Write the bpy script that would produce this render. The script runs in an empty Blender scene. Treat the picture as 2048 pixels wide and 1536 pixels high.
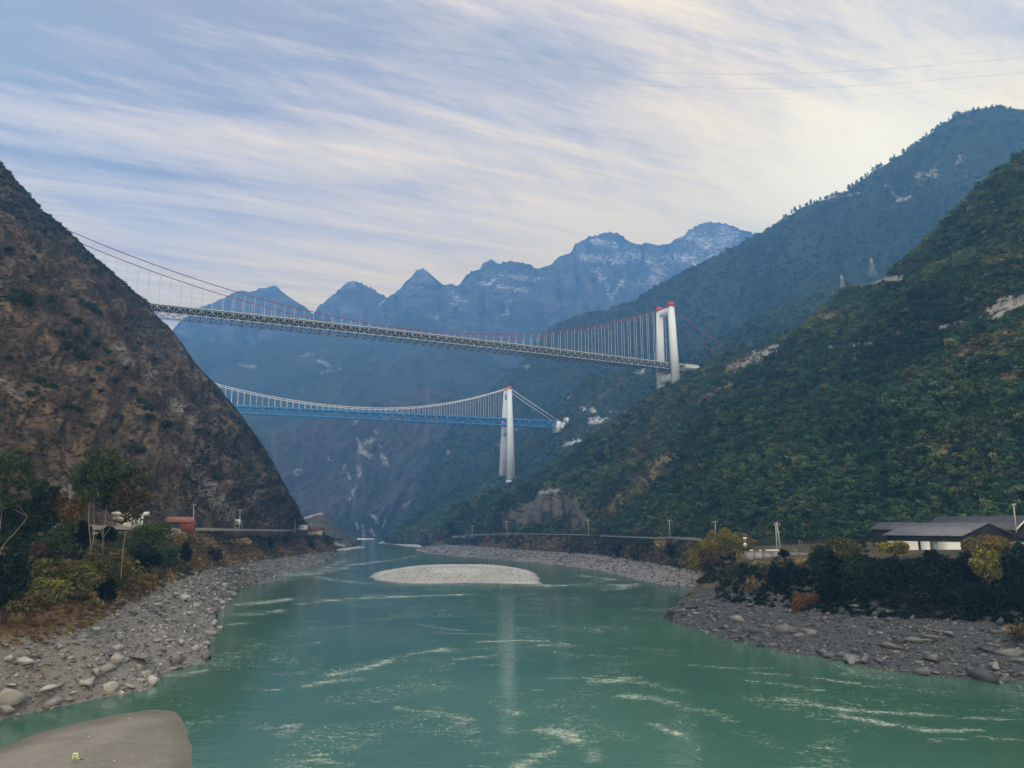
import bpy, bmesh, math, random
import numpy as np
from mathutils import Vector, Matrix

random.seed(7)
RNG = np.random.default_rng(11)
SC = bpy.context.scene
COL = SC.collection

# ------------------------------------------------------------------ camera
F = 1500.0                                   # focal length in pixels of the 2048 px wide photograph
HCAM = 30.0                                  # metres above the river
PITCH = math.atan((1055 - 768) / F)
cam_d = bpy.data.cameras.new("camera")
cam = bpy.data.objects.new("camera", cam_d)
COL.objects.link(cam)
cam.location = (0, 0, HCAM)
cam.rotation_euler = (math.radians(90) + PITCH, 0, 0)
cam_d.sensor_width = 36.0
cam_d.lens = F * 36.0 / 2048.0
cam_d.clip_start = 0.5
cam_d.clip_end = 40000
SC.camera = cam

# ------------------------------------------------------------------ exposure and sampling
SC.view_settings.view_transform = 'Standard'
SC.view_settings.look = 'None'
SC.view_settings.exposure = -0.22
SC.view_settings.gamma = 1.0
try:
    SC.cycles.max_bounces = 6
    SC.cycles.diffuse_bounces = 3
    SC.cycles.glossy_bounces = 3
    SC.cycles.transmission_bounces = 3
    SC.cycles.transparent_max_bounces = 6
    SC.cycles.volume_bounces = 1
    SC.cycles.use_denoising = True
except Exception:
    pass

SUN_AZ, SUN_EL = math.radians(27.5), math.radians(22.5)     # right of straight ahead, above the horizon
SUN_DIR = Vector((math.sin(SUN_AZ) * math.cos(SUN_EL), math.cos(SUN_AZ) * math.cos(SUN_EL), math.sin(SUN_EL)))


# ------------------------------------------------------------------ node helper
class NT:
    def __init__(self, tree):
        self.t = tree

    def n(self, typ, ins=None, **kw):
        nd = self.t.nodes.new(typ)
        for k, v in kw.items():
            setattr(nd, k, v)
        for k, v in (ins or {}).items():
            self.put(nd, k, v)
        return nd

    def put(self, nd, k, v):
        s = nd.inputs[k]
        if hasattr(v, 'is_output'):
            self.t.links.new(v, s)
        else:
            s.default_value = v

    def math(self, op, a, b=0.0, c=None, clamp=False):
        nd = self.n('ShaderNodeMath', operation=op, use_clamp=clamp)
        self.put(nd, 0, a); self.put(nd, 1, b)
        if c is not None:
            self.put(nd, 2, c)
        return nd.outputs[0]

    def vmath(self, op, a, b):
        nd = self.n('ShaderNodeVectorMath', operation=op)
        self.put(nd, 0, a); self.put(nd, 1, b)
        return nd.outputs['Value'] if op == 'DOT_PRODUCT' else nd.outputs[0]

    def mix(self, fac, a, b, blend='MIX'):
        nd = self.n('ShaderNodeMix', data_type='RGBA', blend_type=blend)
        nd.clamp_factor = True
        self.put(nd, 0, fac)
        self.put(nd, 6, a if hasattr(a, 'is_output') else (*a, 1.0))
        self.put(nd, 7, b if hasattr(b, 'is_output') else (*b, 1.0))
        return nd.outputs[2]

    def step(self, v, lo, hi):
        nd = self.n('ShaderNodeMapRange', interpolation_type='SMOOTHSTEP')
        self.put(nd, 0, v); self.put(nd, 1, lo); self.put(nd, 2, hi)
        return nd.outputs[0]

    def noise(self, vec, scale, detail=4.0, rough=0.55, dist=0.0):
        nd = self.n('ShaderNodeTexNoise', {'Vector': vec, 'Scale': scale, 'Detail': detail, 'Roughness': rough, 'Distortion': dist})
        return nd.outputs[0]

    def scale(self, vec, s):
        nd = self.n('ShaderNodeMapping', {'Vector': vec, 'Scale': s})
        return nd.outputs[0]


# ------------------------------------------------------------------ world: clear sky under streaks of high cloud
world = bpy.data.worlds.new("World")
SC.world = world
world.use_nodes = True
wt = world.node_tree
wt.nodes.clear()
W_ = NT(wt)
sky = W_.n('ShaderNodeTexSky', sky_type='NISHITA')
sky.sun_disc = False
sky.sun_elevation = SUN_EL
sky.sun_rotation = SUN_AZ
sky.air_density = 1.0
sky.dust_density = 0.6
sky.ozone_density = 3.0
gen = W_.n('ShaderNodeTexCoord').outputs['Generated']
sep = W_.n('ShaderNodeSeparateXYZ', {0: gen})
zc = W_.math('MAXIMUM', sep.outputs[2], 0.06)
zc = W_.math('ADD', zc, 0.05)
xp = W_.math('DIVIDE', sep.outputs[0], zc)
yp = W_.math('DIVIDE', sep.outputs[1], zc)


def along(deg):
    a = math.radians(deg)
    u = W_.math('ADD', W_.math('MULTIPLY', xp, math.sin(a)), W_.math('MULTIPLY', yp, math.cos(a)))
    v = W_.math('SUBTRACT', W_.math('MULTIPLY', xp, math.cos(a)), W_.math('MULTIPLY', yp, math.sin(a)))
    return u, v


def cloudvec(deg, su, sv, off):
    u, v = along(deg)
    return W_.n('ShaderNodeCombineXYZ', {0: W_.math('MULTIPLY', u, su), 1: W_.math('MULTIPLY', v, sv), 2: off}).outputs[0]


c_band = W_.noise(cloudvec(69, 0.60, 3.8, 0.3), 1.0, 7, 0.60, 0.6)
c_fine = W_.noise(cloudvec(67, 1.9, 13.0, 4.1), 1.0, 6, 0.65, 0.6)
c_wisp = W_.noise(cloudvec(40, 2.6, 9.0, 7.7), 1.0, 5, 0.65, 0.8)
c_big = W_.noise(cloudvec(60, 0.6, 1.3, 2.2), 1.0, 3, 0.5)
sdot = W_.math('MAXIMUM', W_.vmath('DOT_PRODUCT', gen, tuple(SUN_DIR)), 0.0)
cl = W_.math('ADD', W_.math('MULTIPLY', W_.math('SUBTRACT', c_band, 0.5), 1.0), W_.math('MULTIPLY', W_.math('SUBTRACT', c_fine, 0.5), 0.48))
cl = W_.math('ADD', cl, W_.math('MULTIPLY', W_.math('SUBTRACT', c_wisp, 0.5), 0.34))
cl = W_.math('ADD', cl, W_.math('ADD', 0.60, W_.math('MULTIPLY', W_.math('SUBTRACT', c_big, 0.5), 0.40)))
# less cloud and more of the lavender veil high in the view and far to the left, more towards the ridges
cl = W_.math('SUBTRACT', cl, W_.math('MULTIPLY', W_.step(sep.outputs[2], 0.36, 0.62), 0.25))
cl = W_.math('SUBTRACT', cl, W_.math('MULTIPLY', W_.step(sep.outputs[0], -0.22, -0.55), 0.17))
cl = W_.math('ADD', cl, W_.math('MULTIPLY', W_.step(sep.outputs[2], 0.42, 0.20), 0.10))
cl = W_.math('SUBTRACT', cl, W_.math('MULTIPLY', W_.math('MULTIPLY', W_.step(sep.outputs[0], 0.15, 0.50), W_.step(sep.outputs[2], 0.40, 0.56)), 0.22))
# unseen sky overhead and behind: cloud closed and brightness added to light the land
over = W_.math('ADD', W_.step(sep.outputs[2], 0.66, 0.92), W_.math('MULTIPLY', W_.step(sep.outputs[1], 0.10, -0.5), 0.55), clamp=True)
bias = W_.math('MULTIPLY', W_.math('MAXIMUM', W_.math('SUBTRACT', sdot, 0.86), -0.08), 0.45)
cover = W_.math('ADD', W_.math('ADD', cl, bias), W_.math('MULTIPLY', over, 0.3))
thick = W_.step(cover, 0.34, 0.78)
veil = W_.step(cover, 0.16, 0.46)
c_col = W_.mix(thick, (1.42, 1.08, 0.76), (2.42, 1.74, 0.82))
warm = W_.math('POWER', sdot, 14.0)
c_col = W_.mix(W_.math('MULTIPLY', warm, W_.math('ADD', 0.25, W_.math('MULTIPLY', thick, 0.65))), c_col, (2.5, 1.84, 0.82))
glow = W_.math('POWER', sdot, 110.0)
c_col = W_.mix(W_.math('MULTIPLY', glow, 0.8), c_col, (3.2, 2.6, 1.35))
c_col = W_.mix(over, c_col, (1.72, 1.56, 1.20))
bg_sky = W_.n('ShaderNodeBackground', {'Color': sky.outputs[0], 'Strength': 0.065})
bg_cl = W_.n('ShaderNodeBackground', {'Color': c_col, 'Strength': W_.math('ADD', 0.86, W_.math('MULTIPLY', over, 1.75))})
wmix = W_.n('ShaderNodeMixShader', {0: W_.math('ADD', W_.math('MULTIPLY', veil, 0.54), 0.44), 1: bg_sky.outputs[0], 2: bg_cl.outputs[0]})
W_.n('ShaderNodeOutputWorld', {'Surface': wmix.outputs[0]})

# ------------------------------------------------------------------ sun, veiled by cloud
sun_d = bpy.data.lights.new("sun", 'SUN')
sun_d.energy = 1.2
sun_d.angle = math.radians(14)
sun_d.color = (1.0, 0.92, 0.80)
sun = bpy.data.objects.new("sun", sun_d)
COL.objects.link(sun)
sun.rotation_euler = SUN_DIR.to_track_quat('Z', 'Y').to_euler()

# ------------------------------------------------------------------ haze settings (the box is built after the terrain)
HAZE_DENSITY = 1.9e-4
HAZE_COLOR = (0.155, 0.41, 0.95)

# ------------------------------------------------------------------ pixel <-> place
CP, SP = math.cos(PITCH), math.sin(PITCH)


def ray(px, py):
    cx = (px - 1024) / F
    cy = (768 - py) / F
    return np.array([cx, CP - cy * SP, SP + cy * CP])


def at(px, py, d):
    """the place seen at pixel (px, py) of the photograph at ground distance d"""
    r = ray(px, py)
    return np.array([0, 0, HCAM]) + r * (d / r[1])


def atz(px, py, z):
    r = ray(px, py)
    return np.array([0, 0, HCAM]) + r * ((z - HCAM) / r[2])


def topx(P):
    P = np.asarray(P, float)
    x, y, z = P[..., 0], P[..., 1], P[..., 2] - HCAM
    w = np.maximum(y * CP + z * SP, 0.1)
    return 1024 + F * x / w, 768 - F * (-y * SP + z * CP) / w


# ------------------------------------------------------------------ numpy gradient noise
_perm = RNG.permutation(256)
_perm = np.concatenate([_perm, _perm, _perm])
_g = RNG.normal(size=(256, 3))
_g /= np.linalg.norm(_g, axis=1)[:, None]


def perlin(P):
    P = np.asarray(P, float)
    i = np.floor(P).astype(int)
    f = P - i
    u = f * f * f * (f * (f * 6 - 15) + 10)
    i &= 255
    out = 0
    for dx in (0, 1):
        for dy in (0, 1):
            for dz in (0, 1):
                h = _perm[_perm[_perm[(i[..., 0] + dx) & 255] + ((i[..., 1] + dy) & 255)] + ((i[..., 2] + dz) & 255)]
                gr = _g[h]
                dot = gr[..., 0] * (f[..., 0] - dx) + gr[..., 1] * (f[..., 1] - dy) + gr[..., 2] * (f[..., 2] - dz)
                w = (u[..., 0] if dx else 1 - u[..., 0]) * (u[..., 1] if dy else 1 - u[..., 1]) * (u[..., 2] if dz else 1 - u[..., 2])
                out = out + dot * w
    return out


def fbm(P, octv=4, gain=0.5):
    a, s, o = 1.0, 1.0, 0
    for k in range(octv):
        o = o + a * perlin(P * s + 17.3 * k)
        a *= gain; s *= 2.03
    return o


def ridged(P, octv=4, gain=0.5):
    a, s, o = 1.0, 1.0, 0
    for k in range(octv):
        o = o + a * (1 - 2 * np.abs(perlin(P * s + 31.7 * k)))
        a *= gain; s *= 2.07
    return o


# ------------------------------------------------------------------ mesh helpers
def mesh_np(name, V, Fq, mat=None, parent=None, smooth=False, attrs=None, uv=None, hidden=False):
    """V (n,3), Fq (m,k) faces of one size k, or list of such arrays"""
    V = np.asarray(V, np.float32)
    groups = Fq if isinstance(Fq, list) else [Fq]
    me = bpy.data.meshes.new(name)
    me.vertices.add(len(V))
    me.vertices.foreach_set('co', V.ravel())
    nl = sum(g.size for g in groups)
    npoly = sum(len(g) for g in groups)
    me.loops.add(nl)
    me.loops.foreach_set('vertex_index', np.concatenate([g.ravel() for g in groups]).astype(np.int32))
    me.polygons.add(npoly)
    tot = np.concatenate([np.full(len(g), g.shape[1], np.int32) for g in groups])
    st = np.concatenate([[0], np.cumsum(tot)[:-1]]).astype(np.int32)
    me.polygons.foreach_set('loop_start', st)
    if smooth:
        me.polygons.foreach_set('use_smooth', np.ones(npoly, bool))
    for k, a in (attrs or {}).items():
        a = np.asarray(a, np.float32)
        if a.ndim == 1:
            at_ = me.attributes.new(k, 'FLOAT', 'POINT')
            at_.data.foreach_set('value', a)
        else:
            at_ = me.attributes.new(k, 'FLOAT_COLOR', 'POINT')
            if a.shape[1] == 3:
                a = np.concatenate([a, np.ones((len(a), 1), np.float32)], 1)
            at_.data.foreach_set('color', a.ravel())
    me.update(calc_edges=True)
    if mat is not None:
        me.materials.append(mat)
    o = bpy.data.objects.new(name, me)
    COL.objects.link(o)
    if parent is not None:
        o.parent = parent
    return o


def tag(o, label=None, cat=None, group=None, kind=None):
    if label: o['label'] = label
    if cat: o['category'] = cat
    if group: o['group'] = group
    if kind: o['kind'] = kind
    return o


def empty(name, loc, rz=0.0):
    o = bpy.data.objects.new(name, None)
    o.location = tuple(loc)
    o.rotation_euler = (0, 0, rz)
    o.empty_display_size = 0.5
    COL.objects.link(o)
    return o


def place(o, root):
    """parent o (built in world space) to an unrotated root Empty and keep it where it stands"""
    o.parent = root
    off = np.array(root.location, np.float32)
    me = o.data
    co = np.empty(len(me.vertices) * 3, np.float32)
    me.vertices.foreach_get('co', co)
    me.vertices.foreach_set('co', (co.reshape(-1, 3) - off).ravel())
    me.update()
    return o


class MB:
    """collects boxes, bars and tubes into one mesh"""
    def __init__(self):
        self.v = []; self.q = []; self.t = []; self.n = 0

    def add(self, V, Q=None, T=None):
        V = np.asarray(V, float)
        if Q is not None and len(Q): self.q.append(np.asarray(Q, int) + self.n)
        if T is not None and len(T): self.t.append(np.asarray(T, int) + self.n)
        self.v.append(V); self.n += len(V)
        return self

    BOXQ = np.array([[0, 1, 3, 2], [4, 6, 7, 5], [0, 4, 5, 1], [2, 3, 7, 6], [0, 2, 6, 4], [1, 5, 7, 3]])

    def box(self, lo, hi):
        lo, hi = np.array(lo, float), np.array(hi, float)
        V = [[(hi if i & 4 else lo)[0], (hi if i & 2 else lo)[1], (hi if i & 1 else lo)[2]] for i in range(8)]
        return self.add(V, self.BOXQ)

    def hexa(self, V):
        return self.add(V, self.BOXQ)

    def bar(self, a, b, w, h, up=(0, 0, 1)):
        """a box section bar from a to b, w across and h along up"""
        a, b = np.asarray(a, float), np.asarray(b, float)
        d = b - a; d /= max(np.linalg.norm(d), 1e-9)
        up = np.asarray(up, float)
        s = np.cross(d, up)
        if np.linalg.norm(s) < 1e-3:
            s = np.cross(d, (0, 1, 0.2))
        s /= np.linalg.norm(s)
        u = np.cross(s, d)
        V = []
        for e in (a, b):
            for su in (-1, 1):
                for ss in (-1, 1):
                    V.append(e + u * su * h / 2 + s * ss * w / 2)
        return self.add(V, self.BOXQ)

    def tube(self, pts, rad, seg=6):
        pts = np.asarray(pts, float)
        rad = np.broadcast_to(np.asarray(rad, float), (len(pts),))
        d = np.gradient(pts, axis=0)
        d /= np.maximum(np.linalg.norm(d, axis=1), 1e-9)[:, None]
        ref = np.array([0.13, 0.97, 0.2])
        if abs(d[:, 1]).mean() > 0.8:
            ref = np.array([0, 0.1, 1.0])
        s = np.cross(d, ref); s /= np.maximum(np.linalg.norm(s, axis=1), 1e-9)[:, None]
        u = np.cross(s, d)
        an = np.linspace(0, 2 * math.pi, seg, endpoint=False)
        V = (pts[:, None] + rad[:, None, None] * (np.cos(an)[None, :, None] * s[:, None] + np.sin(an)[None, :, None] * u[:, None])).reshape(-1, 3)
        Q = []
        for i in range(len(pts) - 1):
            for k in range(seg):
                k2 = (k + 1) % seg
                Q.append([i * seg + k, i * seg + k2, (i + 1) * seg + k2, (i + 1) * seg + k])
        T = []
        for base, flip in ((0, 1), ((len(pts) - 1) * seg, 0)):
            for k in range(1, seg - 1):
                T.append([base, base + k + 1, base + k] if flip else [base, base + k, base + k + 1])
        return self.add(V, Q, T)

    def build(self, name, mat, parent=None, smooth=False, attrs=None):
        g = []
        if self.q: g.append(np.concatenate(self.q))
        if self.t: g.append(np.concatenate(self.t))
        return mesh_np(name, np.concatenate(self.v), g, mat, parent, smooth, attrs)


# ------------------------------------------------------------------ materials
def new_mat(name):
    m = bpy.data.materials.new(name)
    m.use_nodes = True
    m.node_tree.nodes.clear()
    return m, NT(m.node_tree)


def finish(t, col, rough=0.9, spec=0.1, bump=None, bump_d=0.2, bump_s=0.6, metal=0.0, ior=1.45):
    b = t.n('ShaderNodeBsdfPrincipled', {'Base Color': col, 'Roughness': rough, 'Specular IOR Level': spec, 'Metallic': metal, 'IOR': ior})
    if bump is not None:
        bp = t.n('ShaderNodeBump', {'Height': bump, 'Distance': bump_d, 'Strength': bump_s})
        t.put(b, 'Normal', bp.outputs[0])
    t.n('ShaderNodeOutputMaterial', {'Surface': b.outputs[0]})
    return b


def plain_mat(name, col, rough=0.6, spec=0.3, var=0.12, scale=0.8, metal=0.0, streak=(1, 1, 1)):
    m, t = new_mat(name)
    co = t.n('ShaderNodeTexCoord').outputs['Object']
    n = t.noise(t.scale(co, streak), scale, 5, 0.6)
    dark = tuple(c * (1 - var * 2) for c in col)
    lite = tuple(min(1, c * (1 + var)) for c in col)
    c = t.mix(t.step(n, 0.25, 0.75), dark, lite)
    finish(t, c, rough, spec, n, 0.02, 0.3, metal)
    return m


def leaf_mat(name, trans=0.25):
    """foliage: the colour of each leaf clump is stored with the clump"""
    m, t = new_mat(name)
    a = t.n('ShaderNodeAttribute', attribute_name='col').outputs[0]
    oi = t.n('ShaderNodeObjectInfo').outputs['Random']
    hs = t.n('ShaderNodeHueSaturation', {'Color': a, 'Hue': t.math('ADD', 0.485, t.math('MULTIPLY', oi, 0.03)),
                                         'Value': t.math('ADD', 0.85, t.math('MULTIPLY', oi, 0.3))}).outputs[0]
    d = t.n('ShaderNodeBsdfDiffuse', {'Color': hs})
    tr = t.n('ShaderNodeBsdfTranslucent', {'Color': hs})
    mx = t.n('ShaderNodeMixShader', {0: trans, 1: d.outputs[0], 2: tr.outputs[0]})
    t.n('ShaderNodeOutputMaterial', {'Surface': mx.outputs[0]})
    return m


def terrain_mat(name, base, layers, bump_scale=0.2, bump_d=1.0, rough=0.95):
    """base: two colours mixed by noise; layers: (colour, kind, args) laid over in turn
       kind 'n': noise (scale xyz, scale, lo, hi, amount); 's': noise in slope space (along, down, lo, hi, amount);
       kind 'a': painted patch attribute broken by noise (attr, noise scale, amount)"""
    m, t = new_mat(name)
    co = t.n('ShaderNodeTexCoord').outputs['Object']
    su = t.n('ShaderNodeAttribute', attribute_name='slope').outputs['Vector']
    col = t.mix(t.step(t.noise(co, base[2], 6, 0.65), 0.3, 0.7), base[0], base[1])
    for c, k, a in layers:
        if k == 'n':
            f = t.step(t.noise(co, a[0], 6, 0.65, 0.3), a[1], a[2])
            col = t.mix(t.math('MULTIPLY', f, a[3]), col, c)
        elif k == 's':
            f = t.step(t.noise(t.scale(su, (a[0], a[1], 1)), 1.0, 6, 0.65, 0.8), a[2], a[3])
            col = t.mix(t.math('MULTIPLY', f, a[4]), col, c)
        else:
            at_ = t.n('ShaderNodeAttribute', attribute_name=a[0]).outputs['Fac']
            f = t.step(t.math('ADD', t.math('MULTIPLY', at_, 0.5), t.math('MULTIPLY', t.math('SUBTRACT', t.noise(t.scale(co, (1, 1, 3.2)) if a[0] == 'snow' else co, a[1], 8, 0.72, 0.6), 0.5), {'rubble': 0.8, 'snow': 4.2, 'pale': 3.0}.get(a[0], 2.4))), *((0.36, 0.62) if a[0] == 'snow' else (0.30, 0.48)))
            f = t.math('MULTIPLY', f, t.step(at_, 0.02, 0.25))
            col = t.mix(t.math('MULTIPLY', f, a[2]), col, c)
    finish(t, col, rough, 0.08, t.noise(co, bump_scale, 6, 0.7), bump_d, 0.8)
    return m


# ------------------------------------------------------------------ lofted terrain
class Terrain:
    def __init__(self, G):
        self.G = G                                       # (M, N, 3): rows from the crest down

    def sample(self, n, rng, rows=(0, 1)):
        M, N, _ = self.G.shape
        v = rng.uniform(rows[0], rows[1], n) * (M - 1.001)
        u = rng.uniform(0, 1, n) * (N - 1.001)
        return self.eval(u, v)

    def eval(self, u, v):
        i, j = v.astype(int), u.astype(int)
        a, b = (v - i)[:, None], (u - j)[:, None]
        G = self.G
        return (G[i, j] * (1 - a) * (1 - b) + G[i + 1, j] * a * (1 - b) + G[i, j + 1] * (1 - a) * b + G[i + 1, j + 1] * a * b)


def resample(poly, N):
    poly = np.asarray(poly, float)
    if isinstance(N, np.ndarray):                       # cross sections at the given distances
        return np.stack([np.interp(N, poly[:, 1], poly[:, 0]), N, np.interp(N, poly[:, 1], poly[:, 2])], 1)
    px, py = topx(poly)
    L = np.concatenate([[0], np.cumsum(np.hypot(np.diff(px), np.diff(py)) + 1e-6)])
    t = np.linspace(0, L[-1], N)
    return np.stack([np.interp(t, L, poly[:, k]) for k in range(3)], 1)


def pl(*pts):
    """(px, py, d) -> places; (px, py, None) lies on the water"""
    return np.array([at(*p) if p[2] is not None else atz(p[0], p[1], 0.0) for p in pts])


def loft(rows, N, segs, noises, edge=None, crest=None, jag=0.0):
    R = [resample(r, N) for r in rows]
    out = []
    n = len(R)
    for k in range(n - 1):
        p1, p2 = R[k], R[k + 1]
        for s in range(segs[k]):
            t = s / segs[k]
            out.append(p1 + (p2 - p1) * t)
    out.append(R[-1])
    G = np.array(out)
    # slope space: metres along the rows, metres down the slope
    du = np.linalg.norm(np.diff(G, axis=1), axis=2)
    dv = np.linalg.norm(np.diff(G, axis=0), axis=2)
    su = np.concatenate([np.zeros((len(G), 1)), np.cumsum(du, 1)], 1).mean(0)[None, :].repeat(len(G), 0)
    sv = np.concatenate([np.zeros((1, G.shape[1])), np.cumsum(dv, 0)], 0)
    S = np.stack([su, sv, np.zeros_like(su)], 2)
    gu, gv = np.gradient(G, axis=1), np.gradient(G, axis=0)
    nrm = np.cross(gv, gu)
    nrm /= np.maximum(np.linalg.norm(nrm, axis=2), 1e-9)[..., None]
    if nrm[..., 2].mean() < 0:
        nrm = -nrm
    w = np.ones(len(G)) if edge is None else edge(np.arange(len(G)))
    disp = noises(G, S)
    G = G + nrm * (disp * w[:, None])[..., None]
    if crest is not None:
        # nothing on the slope may stand above its own ridge line
        ci, poly = crest
        q = resample(poly, 3000)
        cx_, cy_ = topx(q)
        o = np.argsort(cx_)
        px, py = topx(G)
        lim = np.interp(px, cx_[o], cy_[o])
        if jag:
            q1 = np.stack([px / 8.0, px * 0, px * 0 + 3.3], -1)
            lim = lim + jag * (0.55 * fbm(q1, 5, 0.7) + 0.35 * np.abs(perlin(q1 * 1.7 + 9)))
        over = np.maximum(lim - py, 0)
        over[ci] = (lim - py)[ci]
        G[..., 2] -= over * G[..., 1] / F
    return G, S


def terrain_obj(name, G, S, mat, attrs=None, smooth=True, keep_above=None):
    M, N, _ = G.shape
    idx = np.arange(M * N).reshape(M, N)
    Q = np.stack([idx[:-1, :-1], idx[1:, :-1], idx[1:, 1:], idx[:-1, 1:]], -1).reshape(-1, 4)
    V = G.reshape(-1, 3)
    n = np.cross(V[Q[:, 1]] - V[Q[:, 0]], V[Q[:, 3]] - V[Q[:, 0]])
    if n[:, 2].mean() < 0:
        Q = Q[:, ::-1]
    A = {'slope': S.reshape(-1, 3)}
    A.update(attrs or {})
    o = mesh_np(name, V, Q, mat, smooth=smooth, attrs=A)
    tag(o, kind='structure')
    return o


def paint(P, strokes, ex=1.0):
    """0..1 near the given places: strokes = [(points px, radius px)]; ex squeezes the vertical distance"""
    px, py = topx(P)
    out = np.zeros(px.shape)
    for pts, r in strokes:
        pts = np.asarray(pts, float)
        d = np.full(px.shape, 1e9)
        if len(pts) == 1:
            d = np.hypot(px - pts[0][0], (py - pts[0][1]) * ex)
        for a, b in zip(pts[:-1], pts[1:]):
            ax, ay, bx, by = a[0], a[1] * ex, b[0], b[1] * ex
            qx, qy = px - ax, py * ex - ay
            L = (bx - ax) ** 2 + (by - ay) ** 2 + 1e-9
            t = np.clip((qx * (bx - ax) + qy * (by - ay)) / L, 0, 1)
            d = np.minimum(d, np.hypot(qx - t * (bx - ax), qy - t * (by - ay)))
        out = np.maximum(out, np.clip(1.25 - d / r, 0, 1))
    return out


def inside(px, py, poly):
    poly = np.asarray(poly, float)
    res = np.zeros(px.shape, bool)
    j = len(poly) - 1
    for i in range(len(poly)):
        xi, yi = poly[i]; xj, yj = poly[j]
        c = ((yi > py) != (yj > py)) & (px < (xj - xi) * (py - yi) / (yj - yi + 1e-12) + xi)
        res ^= c
        j = i
    return res


# ------------------------------------------------------------------ leaf clouds and stones
def leaf_cloud(n, seed, blobs, size, flat=0.0, stretch=1.5, droop=0.0):
    """n leaf clumps in ellipsoid blobs [(centre, radii, weight)] -> (4n, 3) corners and clump index"""
    r = np.random.default_rng(abs(int(seed)) + 1)
    w = np.array([b[2] for b in blobs], float); w /= w.sum()
    which = r.choice(len(blobs), n, p=w)
    C = np.array([b[0] for b in blobs], float)[which]
    R = np.array([b[1] for b in blobs], float)[which]
    d = r.normal(size=(n, 3)); d /= np.linalg.norm(d, axis=1)[:, None]
    rad = r.uniform(0, 1, n) ** 0.42
    lump = 1 + 0.38 * perlin(d * 2.1 + seed * 3.7 + which[:, None] * 5.1) + 0.22 * perlin(d * 5.0 + seed)
    P = C + d * R * (rad * lump)[:, None]
    a = r.normal(size=(n, 3)); a[:, 2] -= droop; a /= np.linalg.norm(a, axis=1)[:, None]
    b = np.cross(a, r.normal(size=(n, 3)) + np.array([0, 0, flat * 0])); b /= np.linalg.norm(b, axis=1)[:, None]
    s = size * r.uniform(0.6, 1.35, n)[:, None]
    a, b = a * s * stretch, b * s
    V = np.stack([P - a, P - b * 0.6, P + a, P + b * 0.6], 1).reshape(-1, 3)
    return V, which


def leaf_faces(n):
    return np.arange(4 * n).reshape(n, 4)


def leaf_colors(n, seed, cols, var=0.25, which=None):
    """every clump takes one of the given colours, somewhat lighter or darker"""
    r = np.random.default_rng(abs(int(seed)) + 99)
    cols = np.asarray(cols, float)
    k = r.integers(0, len(cols), n) if which is None else (which + r.integers(0, 2, n)) % len(cols)
    c = cols[k] * r.uniform(1 - var, 1 + var, n)[:, None]
    return np.repeat(c, 4, 0)


def replicate(temps, pos, scl, rot, cols, rng, lean=None):
    """copies of the templates (V, faces) at pos, merged in one mesh -> V, F, C"""
    VV, FF, CC, off = [], [], [], 0
    k = rng.integers(0, len(temps), len(pos))
    for i, (T, Fa) in enumerate(temps):
        m = k == i
        if not m.any():
            continue
        p, s, a, c = pos[m], scl[m], rot[m], cols[m]
        ca, sa = np.cos(a)[:, None], np.sin(a)[:, None]
        s = s[:, None, :] if s.ndim == 2 else s[:, None, None]
        L = T[None] * s
        X = L[..., 0] * ca - L[..., 1] * sa
        Y = L[..., 0] * sa + L[..., 1] * ca
        V = np.stack([X, Y, L[..., 2]], 2) + p[:, None, :]
        n = len(T)
        VV.append(V.reshape(-1, 3))
        FF.append((Fa[None] + (np.arange(len(p)) * n)[:, None, None] + off).reshape(-1, Fa.shape[1]))
        cv = np.repeat(c, n, 0)
        q = rng.uniform(0.72, 1.28, (len(p) * n // 4 + 1)) if n % 4 == 0 else np.ones(len(p) * n // 4 + 1)
        cv = cv * np.repeat(q, 4)[:len(cv), None] if n % 4 == 0 else cv
        CC.append(cv)
        off += len(p) * n
    return np.concatenate(VV), np.concatenate(FF), np.concatenate(CC)


def rock_template(seed, flat=0.65, n=9):
    r = np.random.default_rng(abs(int(seed)) + 1)
    p = r.normal(size=(n, 3)); p /= np.linalg.norm(p, axis=1)[:, None]
    p *= r.uniform(0.6, 1.2, n)[:, None] * np.array([1, r.uniform(0.6, 0.95), flat * r.uniform(0.7, 1.1)])
    bm = bmesh.new()
    for q in p:
        bm.verts.new(q)
    res = bmesh.ops.convex_hull(bm, input=bm.verts)
    dead = [v for v in bm.verts if not v.link_faces]
    bmesh.ops.delete(bm, geom=dead, context='VERTS')
    bmesh.ops.triangulate(bm, faces=bm.faces)
    bm.verts.index_update()
    V = np.array([v.co[:] for v in bm.verts]); Fa = np.array([[v.index for v in f.verts] for f in bm.faces])
    bm.free()
    return V, Fa

#%%SPLIT terrain

# ================================================================== the valley
def slope_noise(gw, ga, lw, la, fw, fa, skew=0.3):
    """gullies gw wide and ga deep running down the slope, lumps, fine roughness"""
    def f(G, S):
        u, v = S[..., 0], S[..., 1]
        wob = fbm(G / (gw * 2.2), 3) * 0.8
        q = np.stack([u / gw + v * skew / gw + wob, v / (gw * 4.5), np.zeros_like(u)], -1)
        return ga * (ridged(q, 4, 0.5) - 0.6) + la * fbm(G / lw, 4) + fa * fbm(G / fw + 7, 3, 0.6)
    return f


def crest_edge(crest, k=10, lo=0.12, base=None, kb=10):
    def f(i):
        w = np.clip(np.abs(i - crest) / k, lo, 1)
        if base is not None:
            w = w * np.clip((base - i) / kb, 0.05, 1)
        return w
    return f


def behind(poly, dy, dz, dx=0.0):
    return poly + np.array([dx, dy, dz])


# colours of the land
GREY_ROCK = (0.20, 0.205, 0.215)
PALE_ROCK = (0.46, 0.46, 0.45)
TAN = (0.17, 0.14, 0.085)

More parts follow.
